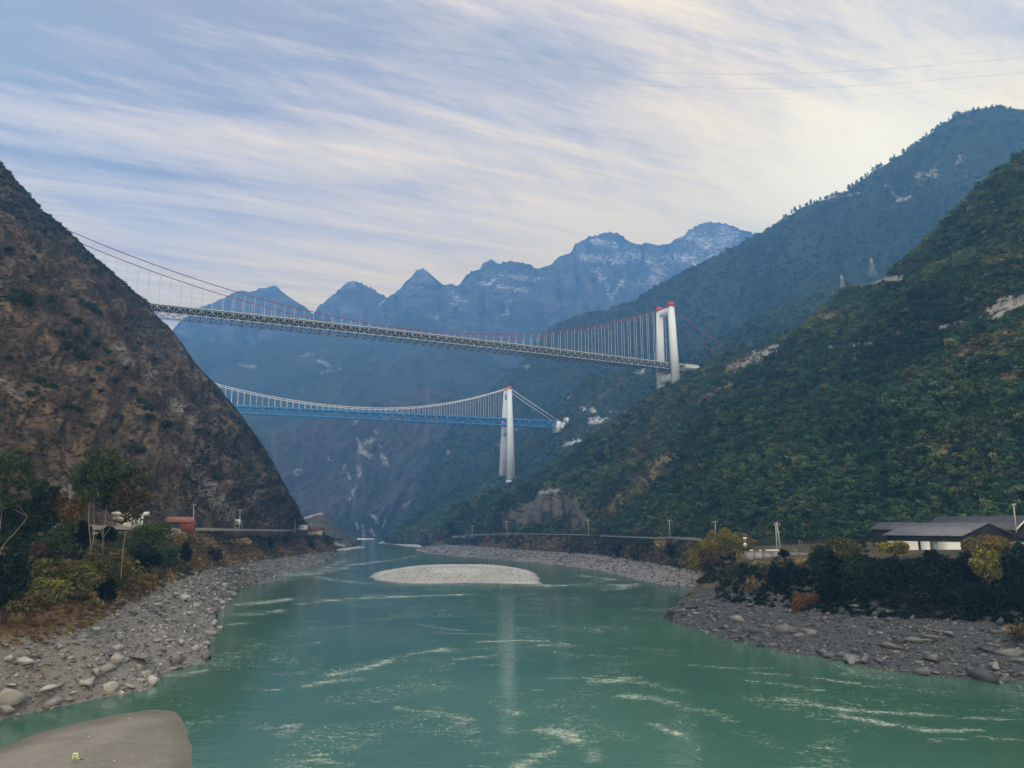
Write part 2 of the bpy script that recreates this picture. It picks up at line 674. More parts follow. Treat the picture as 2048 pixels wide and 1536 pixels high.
# ---- the river
def build_river():
    ys = np.concatenate([np.linspace(-250, 40, 8), 40 * (2700 / 40) ** np.linspace(0, 1, 420)[1:]])
    us = np.linspace(-1, 1, 300)
    X = us[None, :] * (np.maximum(ys, 60) * 1.15 + 60)[:, None]
    Y = ys[:, None].repeat(len(us), 1)
    P = np.stack([X, Y, np.zeros_like(X)], -1)
    strokes = [
        ([(735, 1167), (820, 1169), (960, 1170), (1080, 1172)], 5), ([(1060, 1171), (1120, 1171), (1190, 1166)], 10),
        ([(690, 1135), (640, 1145), (560, 1155), (500, 1168)], 16), ([(560, 1152), (640, 1140), (690, 1120)], 12),
        ([(600, 1148), (680, 1162), (740, 1168)], 10), ([(640, 1140), (720, 1128), (800, 1118), (830, 1112)], 7),
        ([(470, 1210), (520, 1205), (580, 1200)], 13), ([(450, 1230), (520, 1228), (560, 1222)], 12), ([(455, 1250), (500, 1245)], 10),
        ([(600, 1208), (700, 1197), (800, 1193), (920, 1190)], 7),
        ([(1160, 1128), (1260, 1148), (1330, 1170)], 6), ([(1190, 1160), (1240, 1172), (1275, 1170)], 11), ([(1150, 1150), (1230, 1160)], 8),
        ([(1210, 1178), (1255, 1176)], 8), ([(900, 1100), (980, 1117), (1100, 1128), (1180, 1133)], 4),
        ([(660, 1350), (740, 1335), (790, 1315), (850, 1302), (900, 1298)], 13), ([(600, 1375), (660, 1362), (730, 1357)], 11),
        ([(870, 1265), (960, 1268), (1000, 1270)], 8), ([(840, 1250), (930, 1262)], 6), ([(950, 1285), (1040, 1280), (1140, 1288)], 7),
        ([(1080, 1290), (1150, 1292)], 7), ([(900, 1320), (980, 1312)], 9), ([(1100, 1357), (1180, 1357), (1240, 1362)], 10),
        ([(1180, 1362), (1260, 1360), (1330, 1375), (1370, 1385)], 16), ([(1240, 1392), (1310, 1398), (1400, 1420), (1470, 1440)], 17),
        ([(790, 1415), (850, 1425), (900, 1427)], 13), ([(870, 1420), (930, 1440), (945, 1460)], 22), ([(980, 1405), (1040, 1430)], 12),
        ([(1030, 1395), (1060, 1380), (1115, 1378)], 5), ([(1080, 1457), (1110, 1462), (1150, 1468)], 20), ([(1130, 1470), (1180, 1500), (1190, 1520)], 22),
        ([(1040, 1533), (1080, 1512), (1120, 1495)], 25), ([(530, 1455), (600, 1450), (560, 1470)], 15), ([(330, 1350), (390, 1347), (410, 1340)], 14),
        ([(1480, 1360), (1560, 1368), (1640, 1380)], 10), ([(1680, 1430), (1760, 1445), (1860, 1462), (1960, 1460)], 14), ([(1860, 1482), (1960, 1475), (2048, 1480)], 12),
        ([(1560, 1400), (1700, 1420), (1860, 1430), (2048, 1440)], 12), ([(1380, 1330), (1480, 1338), (1560, 1335)], 7), ([(1500, 1345), (1580, 1350)], 6),
        ([(1620, 1355), (1720, 1368)], 6), ([(480, 1375), (560, 1380)], 6), ([(620, 1520), (700, 1530)], 10), ([(960, 1330), (1000, 1330)], 6),
        ([(600, 1290), (640, 1285)], 5), ([(1300, 1445), (1360, 1470), (1400, 1500)], 12),
    ]
    foam = np.zeros(X.shape)
    m = Y > 60
    foam[m] = paint(P[m], [(q, r * 1.15) for q, r in strokes], 2.6)
    px, py = topx(P)
    smooth = np.zeros(X.shape)
    idx = np.arange(X.size).reshape(X.shape)
    Q = np.stack([idx[:-1, :-1], idx[:-1, 1:], idx[1:, 1:], idx[1:, :-1]], -1).reshape(-1, 4)
    m, t = new_mat('river_water')
    co = t.n('ShaderNodeTexCoord').outputs['Object']
    fo = t.n('ShaderNodeAttribute', attribute_name='foam').outputs['Fac']
    n1 = t.noise(t.scale(co, (0.5, 1.0, 1)), 0.22, 9, 0.78, 0.9)
    n2 = t.noise(co, 0.035, 4, 0.6, 1.2)
    n3 = t.noise(co, 1.6, 4, 0.75)
    fm = t.math('ADD', t.math('MULTIPLY', fo, 0.25), t.math('MULTIPLY', t.math('SUBTRACT', n1, 0.5), 1.15))
    fm = t.math('ADD', fm, t.math('MULTIPLY', t.math('SUBTRACT', n2, 0.5), 0.40))
    fm = t.math('ADD', fm, t.math('MULTIPLY', t.math('SUBTRACT', n3, 0.5), 0.45))
    spk = t.step(t.noise(t.scale(co, (0.55, 1.0, 1)), 2.6, 4, 0.8), 0.40, 0.60)
    fac = t.math('MULTIPLY', t.math('MULTIPLY', t.step(fm, 0.14, 0.48), 0.72), t.math('ADD', 0.25, t.math('MULTIPLY', spk, 0.75)))
    near = t.math('ADD', t.math('MULTIPLY', fo, 0.55), t.math('MULTIPLY', t.step(n2, 0.46, 0.64), 0.65), clamp=True)
    m1 = t.noise(t.scale(co, (0.7, 1.0, 1)), 0.085, 5, 0.55, 2.2)
    fil = t.step(t.math('ABSOLUTE', t.math('SUBTRACT', m1, 0.5)), 0.022, 0.0)
    m2 = t.noise(t.scale(co, (0.6, 1.0, 1)), 0.21, 5, 0.6, 1.6)
    fil = t.math('MAXIMUM', fil, t.step(t.math('ABSOLUTE', t.math('SUBTRACT', m2, 0.47)), 0.020, 0.0))
    brk = t.step(t.noise(co, 0.9, 5, 0.8), 0.47, 0.60)
    fil = t.math('MULTIPLY', t.math('MULTIPLY', fil, brk), near)
    fleck = t.step(t.math('ADD', t.math('MULTIPLY', near, 0.13), t.math('ADD', t.math('MULTIPLY', t.math('SUBTRACT', n1, 0.5), 0.4), t.noise(co, 2.2, 4, 0.75))), 0.67, 0.78)
    fac = t.math('MAXIMUM', fac, t.math('MAXIMUM', t.math('MULTIPLY', fil, 0.6), t.math('MULTIPLY', fleck, 0.5)))
    big = t.noise(co, 0.012, 3, 0.5)
    wc = t.mix(t.step(big, 0.3, 0.7), (0.027, 0.082, 0.064), (0.046, 0.114, 0.090))
    base = t.mix(fac, wc, (0.62, 0.66, 0.60))
    rgh = t.math('ADD', 0.07, t.math('MULTIPLY', fac, 0.8))
    w1 = t.noise(t.scale(co, (0.8, 1, 1)), 0.9, 4, 0.6, 0.3)
    w2 = t.noise(co, 0.13, 4, 0.6, 0.8)
    w3 = t.noise(t.scale(co, (0.35, 1, 1)), 0.35, 6, 0.65, 0.6)
    hgt = t.math('ADD', t.math('MULTIPLY', w1, 0.06), t.math('ADD', t.math('MULTIPLY', w2, 0.14), t.math('MULTIPLY', w3, 0.10)))
    hgt = t.math('ADD', hgt, t.math('MULTIPLY', fac, 0.10))
    b = t.n('ShaderNodeBsdfPrincipled', {'Base Color': base, 'Roughness': rgh, 'IOR': 1.333, 'Specular IOR Level': 0.5})
    bp = t.n('ShaderNodeBump', {'Height': hgt, 'Distance': 1.0, 'Strength': 0.42})
    t.put(b, 'Normal', bp.outputs[0])
    t.n('ShaderNodeOutputMaterial', {'Surface': b.outputs[0]})
    o = mesh_np('river', P.reshape(-1, 3), Q, m, smooth=True, attrs={'foam': foam.ravel()})
    tag(o, kind='structure')


build_river()

# ---- left hillside: the dry spur on the left bank
LEFT_ROAD_IN = pl((-500, 1030, 150), (0, 1040, 210), (150, 1047, 240), (300, 1052, 300), (400, 1056, 380), (500, 1058, 500), (600, 1059, 690), (640, 1066, 760), (660, 1080, 810))
A_CREST = pl((-500, -150, 470), (-200, 120, 500), (0, 330, 530), (45, 382, 545), (85, 427, 560), (120, 454, 575), (150, 480, 590), (190, 522, 610), (215, 542, 620), (250, 572, 635), (270, 590, 640), (292, 607, 650),
             (310, 632, 655), (335, 654, 660), (352, 675, 668), (375, 707, 675), (400, 742, 683), (430, 770, 690), (460, 807, 700), (480, 832, 705), (505, 867, 712), (520, 887, 716), (545, 927, 725), (560, 957, 730),
             (575, 987, 738), (590, 1012, 745), (605, 1040, 755), (615, 1056, 765), (640, 1064, 790), (662, 1079, 815))
A_ROWS = [behind(A_CREST, 170, -150, -120), A_CREST, LEFT_ROAD_IN, behind(LEFT_ROAD_IN, -4, -5, 4)]
GA, SA = loft(A_ROWS, 420, [10, 300, 3], slope_noise(40, 14.0, 70, 11.0, 9, 2.6, 0.35), crest_edge(10, 26, 0.06, 310, 45), crest=(10, A_CREST), jag=5)
TA = Terrain(GA[10:311])
a_green = paint(GA, [([(0, 400), (60, 430), (130, 470), (170, 510)], 34), ([(180, 530), (240, 580)], 16), ([(560, 960), (600, 1040)], 14), ([(430, 780), (500, 870), (560, 960)], 9), ([(590, 1040), (660, 1080)], 20)])
a_ochre = paint(GA, [([(20, 620), (80, 665), (130, 700)], 26), ([(130, 730), (220, 780), (280, 870), (330, 930)], 10), ([(60, 790), (130, 850), (160, 910)], 16), ([(0, 590), (40, 600)], 18), ([(190, 780), (230, 830)], 12), ([(150, 560), (170, 570)], 14)])
a_rock = paint(GA, [([(235, 690), (265, 735)], 16), ([(295, 755), (310, 745)], 9), ([(345, 800), (390, 850)], 18), ([(410, 960), (470, 1040)], 30), ([(130, 960), (150, 1010)], 18), ([(0, 760), (45, 800)], 14), ([(370, 920), (420, 1000)], 16), ([(500, 990), (540, 1050)], 18), ([(0, 430), (60, 440)], 5)])
M_A = terrain_mat('dry_hillside', ((0.052, 0.041, 0.036), (0.118, 0.086, 0.063), 0.06), [
    ((0.036, 0.035, 0.024), 'n', (0.016, 0.47, 0.60, 0.7)),
    ((0.135, 0.097, 0.064), 's', (0.060, 0.016, 0.56, 0.72, 0.6)),
    ((0.14, 0.132, 0.130), 's', (0.11, 0.03, 0.58, 0.70, 0.6)),
    ((0.026, 0.036, 0.022), 'a', ('green', 0.06, 0.85)),
    ((0.150, 0.108, 0.068), 'a', ('ochre', 0.10, 0.65)),
    ((0.185, 0.18, 0.178), 'a', ('rock', 0.16, 0.75)),
    ((0.018, 0.023, 0.017), 'n', (0.16, 0.50, 0.60, 0.8)),
    ((0.024, 0.021, 0.021), 's', (0.13, 0.04, 0.52, 0.64, 0.75)),  # dark downslope streaks painted in as gully shading
], 0.35, 2.4)
terrain_obj('hill_left', GA, SA, M_A, {'green': a_green.ravel(), 'ochre': a_ochre.ravel(), 'rock': a_rock.ravel()})

# ---- left bank between road and river
L_ROAD_OUT = pl((-500, 1072, 130), (0, 1070, 192), (150, 1068, 218), (300, 1066, 275), (387, 1066, 345), (450, 1065, 430), (520, 1065, 560), (600, 1066, 690), (640, 1072, 760), (664, 1085, 812))
L_MID = pl((-500, 1230, 104), (0, 1220, 150), (150, 1180, 172), (300, 1140, 225), (400, 1115, 310), (470, 1106, 425), (540, 1098, 560), (610, 1090, 695), (650, 1092, 765), (672, 1098, 815))
L_RUB = pl((-500, 1330, 96), (0, 1290, 134), (120, 1262, 146), (230, 1210, 178), (330, 1160, 230), (420, 1132, 315), (500, 1121, 432), (570, 1112, 575), (630, 1105, 700), (660, 1103, 772), (675, 1105, 822))
L_SHORE = pl((-500, 1560, None), (0, 1440, None), (100, 1418, None), (200, 1396, None), (300, 1379, None), (325, 1345, None), (400, 1328, None), (420, 1312, None), (415, 1290, None), (438, 1268, None), (430, 1235, None), (455, 1207, None), (470, 1182, None), (560, 1151, None), (640, 1126, None), (680, 1110, None))
L_UNDER = behind(L_SHORE, -4, -4, 7)
GL, SL = loft([LEFT_ROAD_IN, L_ROAD_OUT, L_MID, L_RUB, L_SHORE, L_UNDER], 100.0 * 8.15 ** np.linspace(0, 1, 420), [4, 50, 16, 60, 4],
              lambda G, S: 0.8 * fbm(G / 14, 4) + 0.35 * fbm(G / 3.2, 3), lambda i: np.where(i < 5, 0.05, np.clip((i - 4) / 10, 0, 1) * np.clip((132 - i) / 10, 0.25, 1)))
TL = Terrain(GL)
l_rub = np.zeros(GL.shape[:2]); l_rub[72:] = 1.0; l_rub[62:72] = np.linspace(0.1, 0.9, 10)[:, None]
M_L = terrain_mat('river_bank_left', ((0.10, 0.066, 0.042), (0.175, 0.118, 0.062), 0.10), [
    ((0.045, 0.045, 0.024), 'n', (0.12, 0.5, 0.62, 0.7)),
    ((0.26, 0.19, 0.095), 'n', (0.06, 0.58, 0.68, 0.8)),
    ((0.155, 0.155, 0.16), 'a', ('rubble', 0.25, 1.0)),
    ((0.125, 0.112, 0.098), 'n', (0.8, 0.56, 0.70, 0.55)),
], 1.4, 0.5)
terrain_obj('river_bank_left', GL, SL, M_L, {'rubble': l_rub.ravel()})

# ---- left road
def ribbon(name, inner, outer, lift, mat, N=160):
    a, b = resample(inner, N), resample(outer, N)
    a = a + np.array([0, 0, lift]); b = b + np.array([0, 0, lift])
    V = np.concatenate([a, b])
    i = np.arange(N - 1)
    Q = np.stack([i, i + 1, i + 1 + N, i + N], 1)
    n = np.cross(V[Q[0, 1]] - V[Q[0, 0]], V[Q[0, 3]] - V[Q[0, 0]])
    if n[2] < 0: Q = Q[:, ::-1]
    return tag(mesh_np(name, V, Q, mat), kind='structure')


M_ROAD = plain_mat('grey_asphalt', (0.13, 0.13, 0.13), 0.9, 0.1, 0.12, 0.3)
lr_in = pl((-500, 1045, 140), (0, 1051, 204), (150, 1054, 232), (300, 1056, 290), (400, 1058, 365), (500, 1060, 480), (590, 1061, 650))
lr_out = pl((-500, 1060, 134), (0, 1063, 196), (150, 1063, 222), (300, 1062, 280), (400, 1063, 352), (500, 1063, 467), (590, 1063.5, 640))
ribbon('road_left', lr_in, lr_out, 0.5, M_ROAD)

# ---- right hillside: the green slope on the right bank
C_CREST = pl((2700, -246, 430), (2400, 34, 470), (2200, 204, 500), (2048, 316, 540), (1980, 361, 570), (1925, 416, 600), (1880, 461, 630), (1830, 511, 670), (1780, 551, 710), (1745, 567, 740), (1690, 586, 790), (1660, 611, 820),
             (1600, 661, 870), (1520, 696, 930), (1450, 711, 990), (1425, 719, 1010), (1400, 744, 1030), (1370, 762, 1045), (1345, 775, 1056), (1312, 786, 1075), (1290, 805, 1090), (1230, 849, 1125), (1180, 879, 1150), (1120, 924, 1185), (1060, 964, 1215),
             (1020, 979, 1230), (985, 985, 1240), (950, 1001, 1240), (905, 1016, 1230), (897, 1042, 1215), (890, 1064, 1205))
R_ROAD_IN = pl((2700, 1062, 225), (2500, 1062, 240), (2048, 1071, 275), (1900, 1075, 292), (1750, 1078, 315), (1600, 1082, 345), (1500, 1082, 372), (1400, 1075, 445), (1300, 1071, 540), (1200, 1069, 655), (1100, 1067, 780), (1000, 1066, 930), (905, 1070, 1120), (888, 1076, 1190))
GC, SC_ = loft([behind(C_CREST, 200, -170, 130), C_CREST, R_ROAD_IN, behind(R_ROAD_IN, -8, -6, 0)], 460, [10, 320, 3], slope_noise(85, 22.0, 110, 17.0, 12, 2.2, -0.5), crest_edge(10, 26, 0.06, 330, 45), crest=(10, C_CREST), jag=0)
TC = Terrain(GC[10:331])
c_tan = paint(GC, [([(1215, 1025), (1265, 985), (1340, 915)], 20), ([(1640, 632), (1730, 628)], 9), ([(1780, 665), (1840, 660)], 9), ([(1930, 705), (2000, 670), (2048, 650)], 24), ([(1450, 745), (1520, 705)], 8), ([(1400, 800), (1460, 770)], 10), ([(1960, 525), (2048, 505)], 10), ([(2000, 760), (2048, 750)], 10), ([(1290, 840), (1310, 835)], 6), ([(1840, 890), (1890, 900)], 12), ([(1100, 1000), (1140, 985)], 10), ([(1560, 775), (1500, 800)], 6)])
c_pale = paint(GC, [([(1462, 738), (1500, 722)], 8), ([(1508, 712), (1550, 698)], 13), ([(1655, 696), (1742, 686)], 5), ([(1705, 572), (1750, 560), (1805, 556)], 9), ([(1880, 655), (1935, 642)], 6), ([(1985, 628), (2025, 605), (2060, 600)], 18), ([(1080, 985), (1112, 982)], 8), ([(1608, 650), (1620, 648)], 5), ([(1900, 635), (1960, 610)], 4)])
c_rock = paint(GC, [([(1010, 1050), (1090, 1000), (1170, 1020)], 42), ([(1455, 735), (1545, 705)], 14), ([(905, 1030), (930, 1060)], 14), ([(1150, 1040), (1240, 1045)], 16), ([(1380, 740), (1440, 735)], 8)])
M_C = terrain_mat('green_hillside', ((0.011, 0.018, 0.014), (0.022, 0.032, 0.020), 0.03), [  # ground colour darkened so gaps between bushes read as shadow
    ((0.045, 0.046, 0.026), 'n', (0.02, 0.55, 0.7, 0.6)),
    ((0.050, 0.042, 0.036), 'n', (0.012, 0.56, 0.66, 0.5)),
    ((0.105, 0.098, 0.098), 'a', ('rock', 0.05, 0.8)),
    (TAN, 'a', ('tan', 0.10, 0.7)),
    ((0.27, 0.27, 0.27), 'a', ('pale', 0.12, 0.8)),
    ((0.015, 0.022, 0.017), 'n', (0.15, 0.55, 0.68, 0.7)),
], 0.3, 1.5)
terrain_obj('hill_right', GC, SC_, M_C, {'tan': c_tan.ravel(), 'pale': c_pale.ravel(), 'rock': c_rock.ravel()})

# ---- right bank, far part with the road, and the near point below the house
RF_OUT = pl((1500, 1096, 340), (1440, 1092, 410), (1380, 1084, 455), (1300, 1079, 545), (1200, 1075, 655), (1100, 1072, 775), (1000, 1071, 920), (905, 1075, 1090), (880, 1080, 1150))
RF_IN = np.array([0, 4, 0.2]) + pl((1500, 1082, 372), (1440, 1078, 420), (1400, 1075, 445), (1300, 1071, 540), (1200, 1069, 655), (1100, 1067, 780), (1000, 1066, 930), (905, 1070, 1120), (888, 1076, 1190))
RF_RUB = pl((1480, 1160, 330), (1400, 1142, 420), (1300, 1124, 530), (1200, 1109, 640), (1100, 1102, 745), (1000, 1095, 870), (920, 1090, 1000), (870, 1088, 1060))
RF_SHORE = pl((1480, 1186, None), (1380, 1172, None), (1331, 1171, None), (1255, 1154, None), (1200, 1140, None), (1100, 1128, None), (1000, 1117, None), (920, 1113, None), (855, 1107, None), (830, 1100, None))
GRF, SRF = loft([RF_IN, RF_OUT, RF_RUB, RF_SHORE, behind(RF_SHORE, -5, -4, -8)], 320, [3, 30, 40, 4],
                lambda G, S: 1.0 * fbm(G / 20, 4) + 0.5 * fbm(G / 5, 3), lambda i: np.where(i < 4, 0.05, np.clip((i - 3) / 8, 0, 1) * np.clip((75 - i) / 8, 0.25, 1)))
TRF = Terrain(GRF)
rub = np.zeros(GRF.shape[:2]); rub[36:] = 1.0; rub[30:36] = 0.45
M_RB = terrain_mat('river_bank_right', ((0.075, 0.056, 0.040), (0.13, 0.095, 0.055), 0.06), [
    ((0.030, 0.036, 0.022), 'n', (0.07, 0.47, 0.60, 0.8)),
    (TAN, 'n', (0.045, 0.60, 0.68, 0.8)),
    ((0.17, 0.165, 0.17), 'a', ('rubble', 0.15, 1.0)),
    ((0.075, 0.075, 0.08), 'n', (0.5, 0.54, 0.7, 0.6)),
], 0.9, 0.7)
terrain_obj('river_bank_right', GRF, SRF, M_RB, {'rubble': rub.ravel()})
M_ROAD2 = M_ROAD
rr_in = pl((1440, 1080, 420), (1400, 1076.5, 443), (1300, 1072.5, 538), (1200, 1070, 650), (1100, 1068, 772), (1000, 1067, 925), (910, 1071, 1105))
rr_out = pl((1440, 1089, 412), (1380, 1082, 453), (1300, 1077, 543), (1200, 1073.5, 652), (1100, 1071, 774), (1000, 1070, 921), (905, 1074, 1092))
ribbon('road_right', rr_in, rr_out, 0.5, M_ROAD)

RN_BACK = np.array([0, 10, 0.3]) + pl((1440, 1122, 335), (1500, 1096, 362), (1600, 1090, 340), (1750, 1086, 312), (1900, 1082, 290), (2048, 1078, 272), (2500, 1068, 238), (2700, 1068, 223))
RN_TOP = pl((1405, 1158, 302), (1440, 1128, 320), (1490, 1112, 305), (1600, 1110, 272), (1700, 1110, 252), (1850, 1108, 228), (2048, 1107, 206), (2500, 1102, 180), (2700, 1102, 170))
RN_MID = pl((1375, 1190, 272), (1430, 1160, 295), (1500, 1155, 275), (1600, 1152, 254), (1700, 1156, 234), (1850, 1158, 214), (2048, 1160, 198), (2500, 1160, 170), (2700, 1160, 160))
RN_RUB = pl((1345, 1218, 258), (1400, 1196, 272), (1500, 1206, 244), (1600, 1218, 226), (1700, 1228, 208), (1850, 1236, 195), (2048, 1246, 180), (2500, 1265, 150), (2700, 1275, 140))
RN_SHORE = pl((1328, 1232, None), (1345, 1245, None), (1400, 1262, None), (1480, 1284, None), (1560, 1302, None), (1650, 1317, None), (1690, 1325, None), (1760, 1340, None), (1850, 1352, None), (1950, 1361, None), (2048, 1368, None), (2500, 1420, None), (2700, 1440, None))
GRN, SRN = loft([RN_BACK, RN_TOP, RN_MID, RN_RUB, RN_SHORE, behind(RN_SHORE, -4, -4, -6)], 380, [12, 24, 24, 60, 4],
                lambda G, S: 0.6 * fbm(G / 12, 4) + 0.35 * fbm(G / 3, 3), lambda i: np.clip((i - 10) / 10, 0.05, 1) * np.clip((122 - i) / 8, 0.25, 1))
TRN = Terrain(GRN)
rub = np.zeros(GRN.shape[:2]); rub[52:] = 1.0; rub[44:52] = np.linspace(0.15, 0.8, 8)[:, None]
M_RN = terrain_mat('slate_bank', ((0.050, 0.042, 0.034), (0.085, 0.068, 0.048), 0.10), [
    ((0.026, 0.032, 0.020), 'n', (0.12, 0.45, 0.60, 0.8)),
    ((0.052, 0.058, 0.068), 'a', ('rubble', 0.25, 1.0)),
    ((0.035, 0.038, 0.044), 'n', (0.7, 0.52, 0.70, 0.6)),
], 1.4, 0.5)
terrain_obj('river_point_right', GRN, SRN, M_RN, {'rubble': rub.ravel()})
# the left end flank of the point, going back to the inlet
PT_A = pl((1328, 1232, None), (1345, 1218, 258), (1375, 1190, 272), (1405, 1158, 302), (1440, 1122, 335))
PT_B = pl((1335, 1222, None), (1365, 1200, None), (1405, 1184, None), (1450, 1180, None), (1490, 1182, None))
GP, SP_ = loft([PT_A, PT_B + np.array([0, 0, -2.0])], 60, [24], lambda G, S: 0.5 * fbm(G / 6, 3), crest_edge(0, 6, 0.1))
terrain_obj('point_flank', GP, SP_, M_RN, {'rubble': np.ones(GP.shape[:2]).ravel()})

# ---- the next spur on the right, carrying the railway bridge's tower
D_CREST = pl((1700, 560, 1250), (1500, 640, 1330), (1420, 690, 1400), (1310, 735, 1500), (1230, 742, 1600), (1176, 747, 1660), (1140, 790, 1700), (1100, 836, 1715), (1070, 868, 1715), (1035, 905, 1710), (1000, 931, 1700), (940, 962, 1690), (880, 1000, 1670), (830, 1036, 1640), (800, 1056, 1610), (780, 1076, 1570))
D_BASE = pl((1700, 1000, 1150), (1420, 1040, 1200), (1310, 1060, 1250), (1176, 1070, 1280), (1100, 1076, 1300), (1000, 1082, 1330), (940, 1085, 1330), (880, 1086, 1340), (830, 1087, 1360), (790, 1087, 1400), (768, 1085, 1480))
GD, SD = loft([behind(D_CREST, 250, -220, 120), D_CREST, D_BASE], 300, [8, 200], slope_noise(80, 17, 110, 14, 14, 2.5, -0.6), crest_edge(8, 24, 0.08, 208, 12), crest=(8, D_CREST), jag=0.6)
d_pale = paint(GD, [([(1165, 817), (1195, 823)], 6), ([(1180, 845), (1215, 838)], 9), ([(1130, 888), (1160, 880)], 8), ([(1100, 800), (1130, 795)], 8), ([(1205, 822), (1235, 825)], 3), ([(1290, 700), (1330, 690)], 8), ([(1140, 766), (1150, 762)], 4), ([(904, 1045), (906, 1060)], 5), ([(1275, 745), (1300, 738)], 6)])
d_tan = paint(GD, [([(1090, 800), (1140, 790)], 16), ([(1200, 790), (1250, 760)], 10), ([(1060, 960), (1100, 950)], 10)])
M_D = terrain_mat('spur_hillside', ((0.020, 0.034, 0.024), (0.038, 0.055, 0.032), 0.02), [
    ((0.060, 0.066, 0.035), 'n', (0.05, 0.52, 0.66, 0.7)),
    ((0.105, 0.09, 0.075), 'a', ('tan', 0.03, 0.8)),
    ((0.42, 0.42, 0.42), 'a', ('pale', 0.05, 0.95)),
    ((0.012, 0.020, 0.016), 'n', (0.11, 0.50, 0.64, 0.8)),
], 0.12, 5.0)
terrain_obj('spur_right', GD, SD, M_D, {'pale': d_pale.ravel(), 'tan': d_tan.ravel()})
TD = Terrain(GD[8:])

# ---- the high wooded mountain behind, right
E_CREST = pl((2700, 60, 1700), (2400, 190, 1750), (2150, 215, 1800), (2048, 226, 1830), (1985, 217, 1850), (1915, 229, 1880), (1890, 246, 1890), (1830, 292, 1930), (1790, 318, 1950), (1750, 341, 1980), (1690, 386, 2030), (1640, 402, 2060), (1600, 416, 2090), (1560, 446, 2120),
             (1530, 462, 2160), (1480, 490, 2220), (1400, 531, 2300), (1330, 566, 2370), (1270, 601, 2430), (1210, 622, 2490), (1150, 633, 2550), (1110, 648, 2590), (1092, 662, 2610), (1070, 690, 2600), (1040, 730, 2570), (990, 775, 2530), (930, 830, 2480), (890, 872, 2440), (868, 905, 2400), (850, 960, 2340), (830, 1010, 2290), (800, 1055, 2230), (780, 1078, 2180))
E_BASE = pl((2700, 900, 1150), (2048, 900, 1200), (1700, 930, 1400), (1500, 980, 1500), (1300, 1040, 1650), (1100, 1076, 1780), (950, 1083, 1800), (860, 1083, 1830), (800, 1083, 1900), (760, 1081, 2000))
GE, SE = loft([behind(E_CREST, 500, -300, 150), E_CREST, E_BASE], 420, [8, 240], slope_noise(170, 62, 240, 44, 34, 10, -0.5), crest_edge(8, 26, 0.04, 248, 12), crest=(8, E_CREST), jag=1)
e_pale = paint(GE, [([(1600, 365), (1650, 335)], 5), ([(1650, 400), (1720, 385)], 4), ([(1050, 735), (1060, 730)], 7), ([(895, 895), (900, 905)], 7), ([(1800, 400), (1830, 390)], 6), ([(1910, 330), (1925, 315)], 6), ([(1770, 370), (1800, 400)], 4), ([(985, 900), (1000, 890)], 4), ([(1030, 860), (1045, 850)], 4), ([(1840, 350), (1870, 345)], 16)])
M_E = terrain_mat('wooded_mountain', ((0.018, 0.032, 0.024), (0.033, 0.050, 0.032), 0.012), [
    ((0.055, 0.062, 0.040), 'n', (0.02, 0.52, 0.7, 0.7)),
    ((0.10, 0.095, 0.09), 's', (0.012, 0.003, 0.62, 0.72, 0.5)),
    ((0.30, 0.30, 0.31), 'a', ('pale', 0.02, 0.8)),
    ((0.010, 0.018, 0.015), 'n', (0.06, 0.50, 0.64, 0.8)),
], 0.06, 12.0)
terrain_obj('mountain_right', GE, SE, M_E, {'pale': e_pale.ravel()})
TE = Terrain(GE[8:])

# ---- gorge walls in the middle distance, three ridges one behind the other
F3_CREST = pl((100, 930, 2300), (400, 900, 2350), (520, 862, 2400), (600, 850, 2450), (680, 830, 2500), (740, 806, 2540), (790, 790, 2560), (860, 776, 2600), (905, 785, 2620), (950, 800, 2640), (1000, 830, 2650), (1100, 900, 2650))
F3_BASE = pl((100, 1085, 1850), (400, 1080, 1900), (520, 1078, 1950), (600, 1077, 2000), (680, 1078, 2020), (740, 1078, 2050), (790, 1078, 2080), (860, 1078, 2120), (950, 1076, 2150), (1100, 1074, 2150))
M_F = terrain_mat('gorge_wall', ((0.040, 0.042, 0.045), (0.075, 0.064, 0.066), 0.006), [
    ((0.030, 0.045, 0.034), 'n', (0.004, 0.45, 0.6, 0.8)),
    ((0.12, 0.105, 0.105), 's', (0.010, 0.002, 0.56, 0.70, 0.6)),
    ((0.34, 0.33, 0.34), 'a', ('pale', 0.10, 0.8)),
    ((0.018, 0.022, 0.022), 'n', (0.04, 0.53, 0.66, 0.6)),
], 0.04, 16.0)
f_scars = [([(716, 880), (722, 905)], 6), ([(722, 890), (745, 880)], 7), ([(728, 905), (740, 912)], 8), ([(765, 912), (775, 930)], 7), ([(717, 935), (720, 950)], 6), ([(712, 972), (700, 1000)], 4), ([(655, 915), (662, 920)], 5), ([(590, 945), (600, 940)], 6), ([(745, 1030), (755, 1045)], 6),
           ([(740, 1060), (750, 1070)], 5), ([(725, 1050), (728, 1070)], 4), ([(695, 945), (700, 960)], 4), ([(810, 1010), (818, 1005)], 5), ([(760, 890), (762, 895)], 4), ([(715, 840), (705, 850)], 5), ([(755, 865), (750, 862)], 4), ([(560, 840), (562, 848)], 5), ([(712, 1045), (716, 1060)], 3), ([(765, 1055), (770, 1040)], 5), ([(690, 930), (685, 940)], 3)]
GF3, SF3 = loft([behind(F3_CREST, 300, -250), F3_CREST, F3_BASE], 420, [6, 240], slope_noise(110, 52, 190, 36, 26, 8, 0.25), crest_edge(6, 26, 0.12, 246, 12), crest=(6, F3_CREST), jag=1)
terrain_obj('gorge_ridge_near', GF3, SF3, M_F, {'pale': (paint(GF3, f_scars)).ravel()})
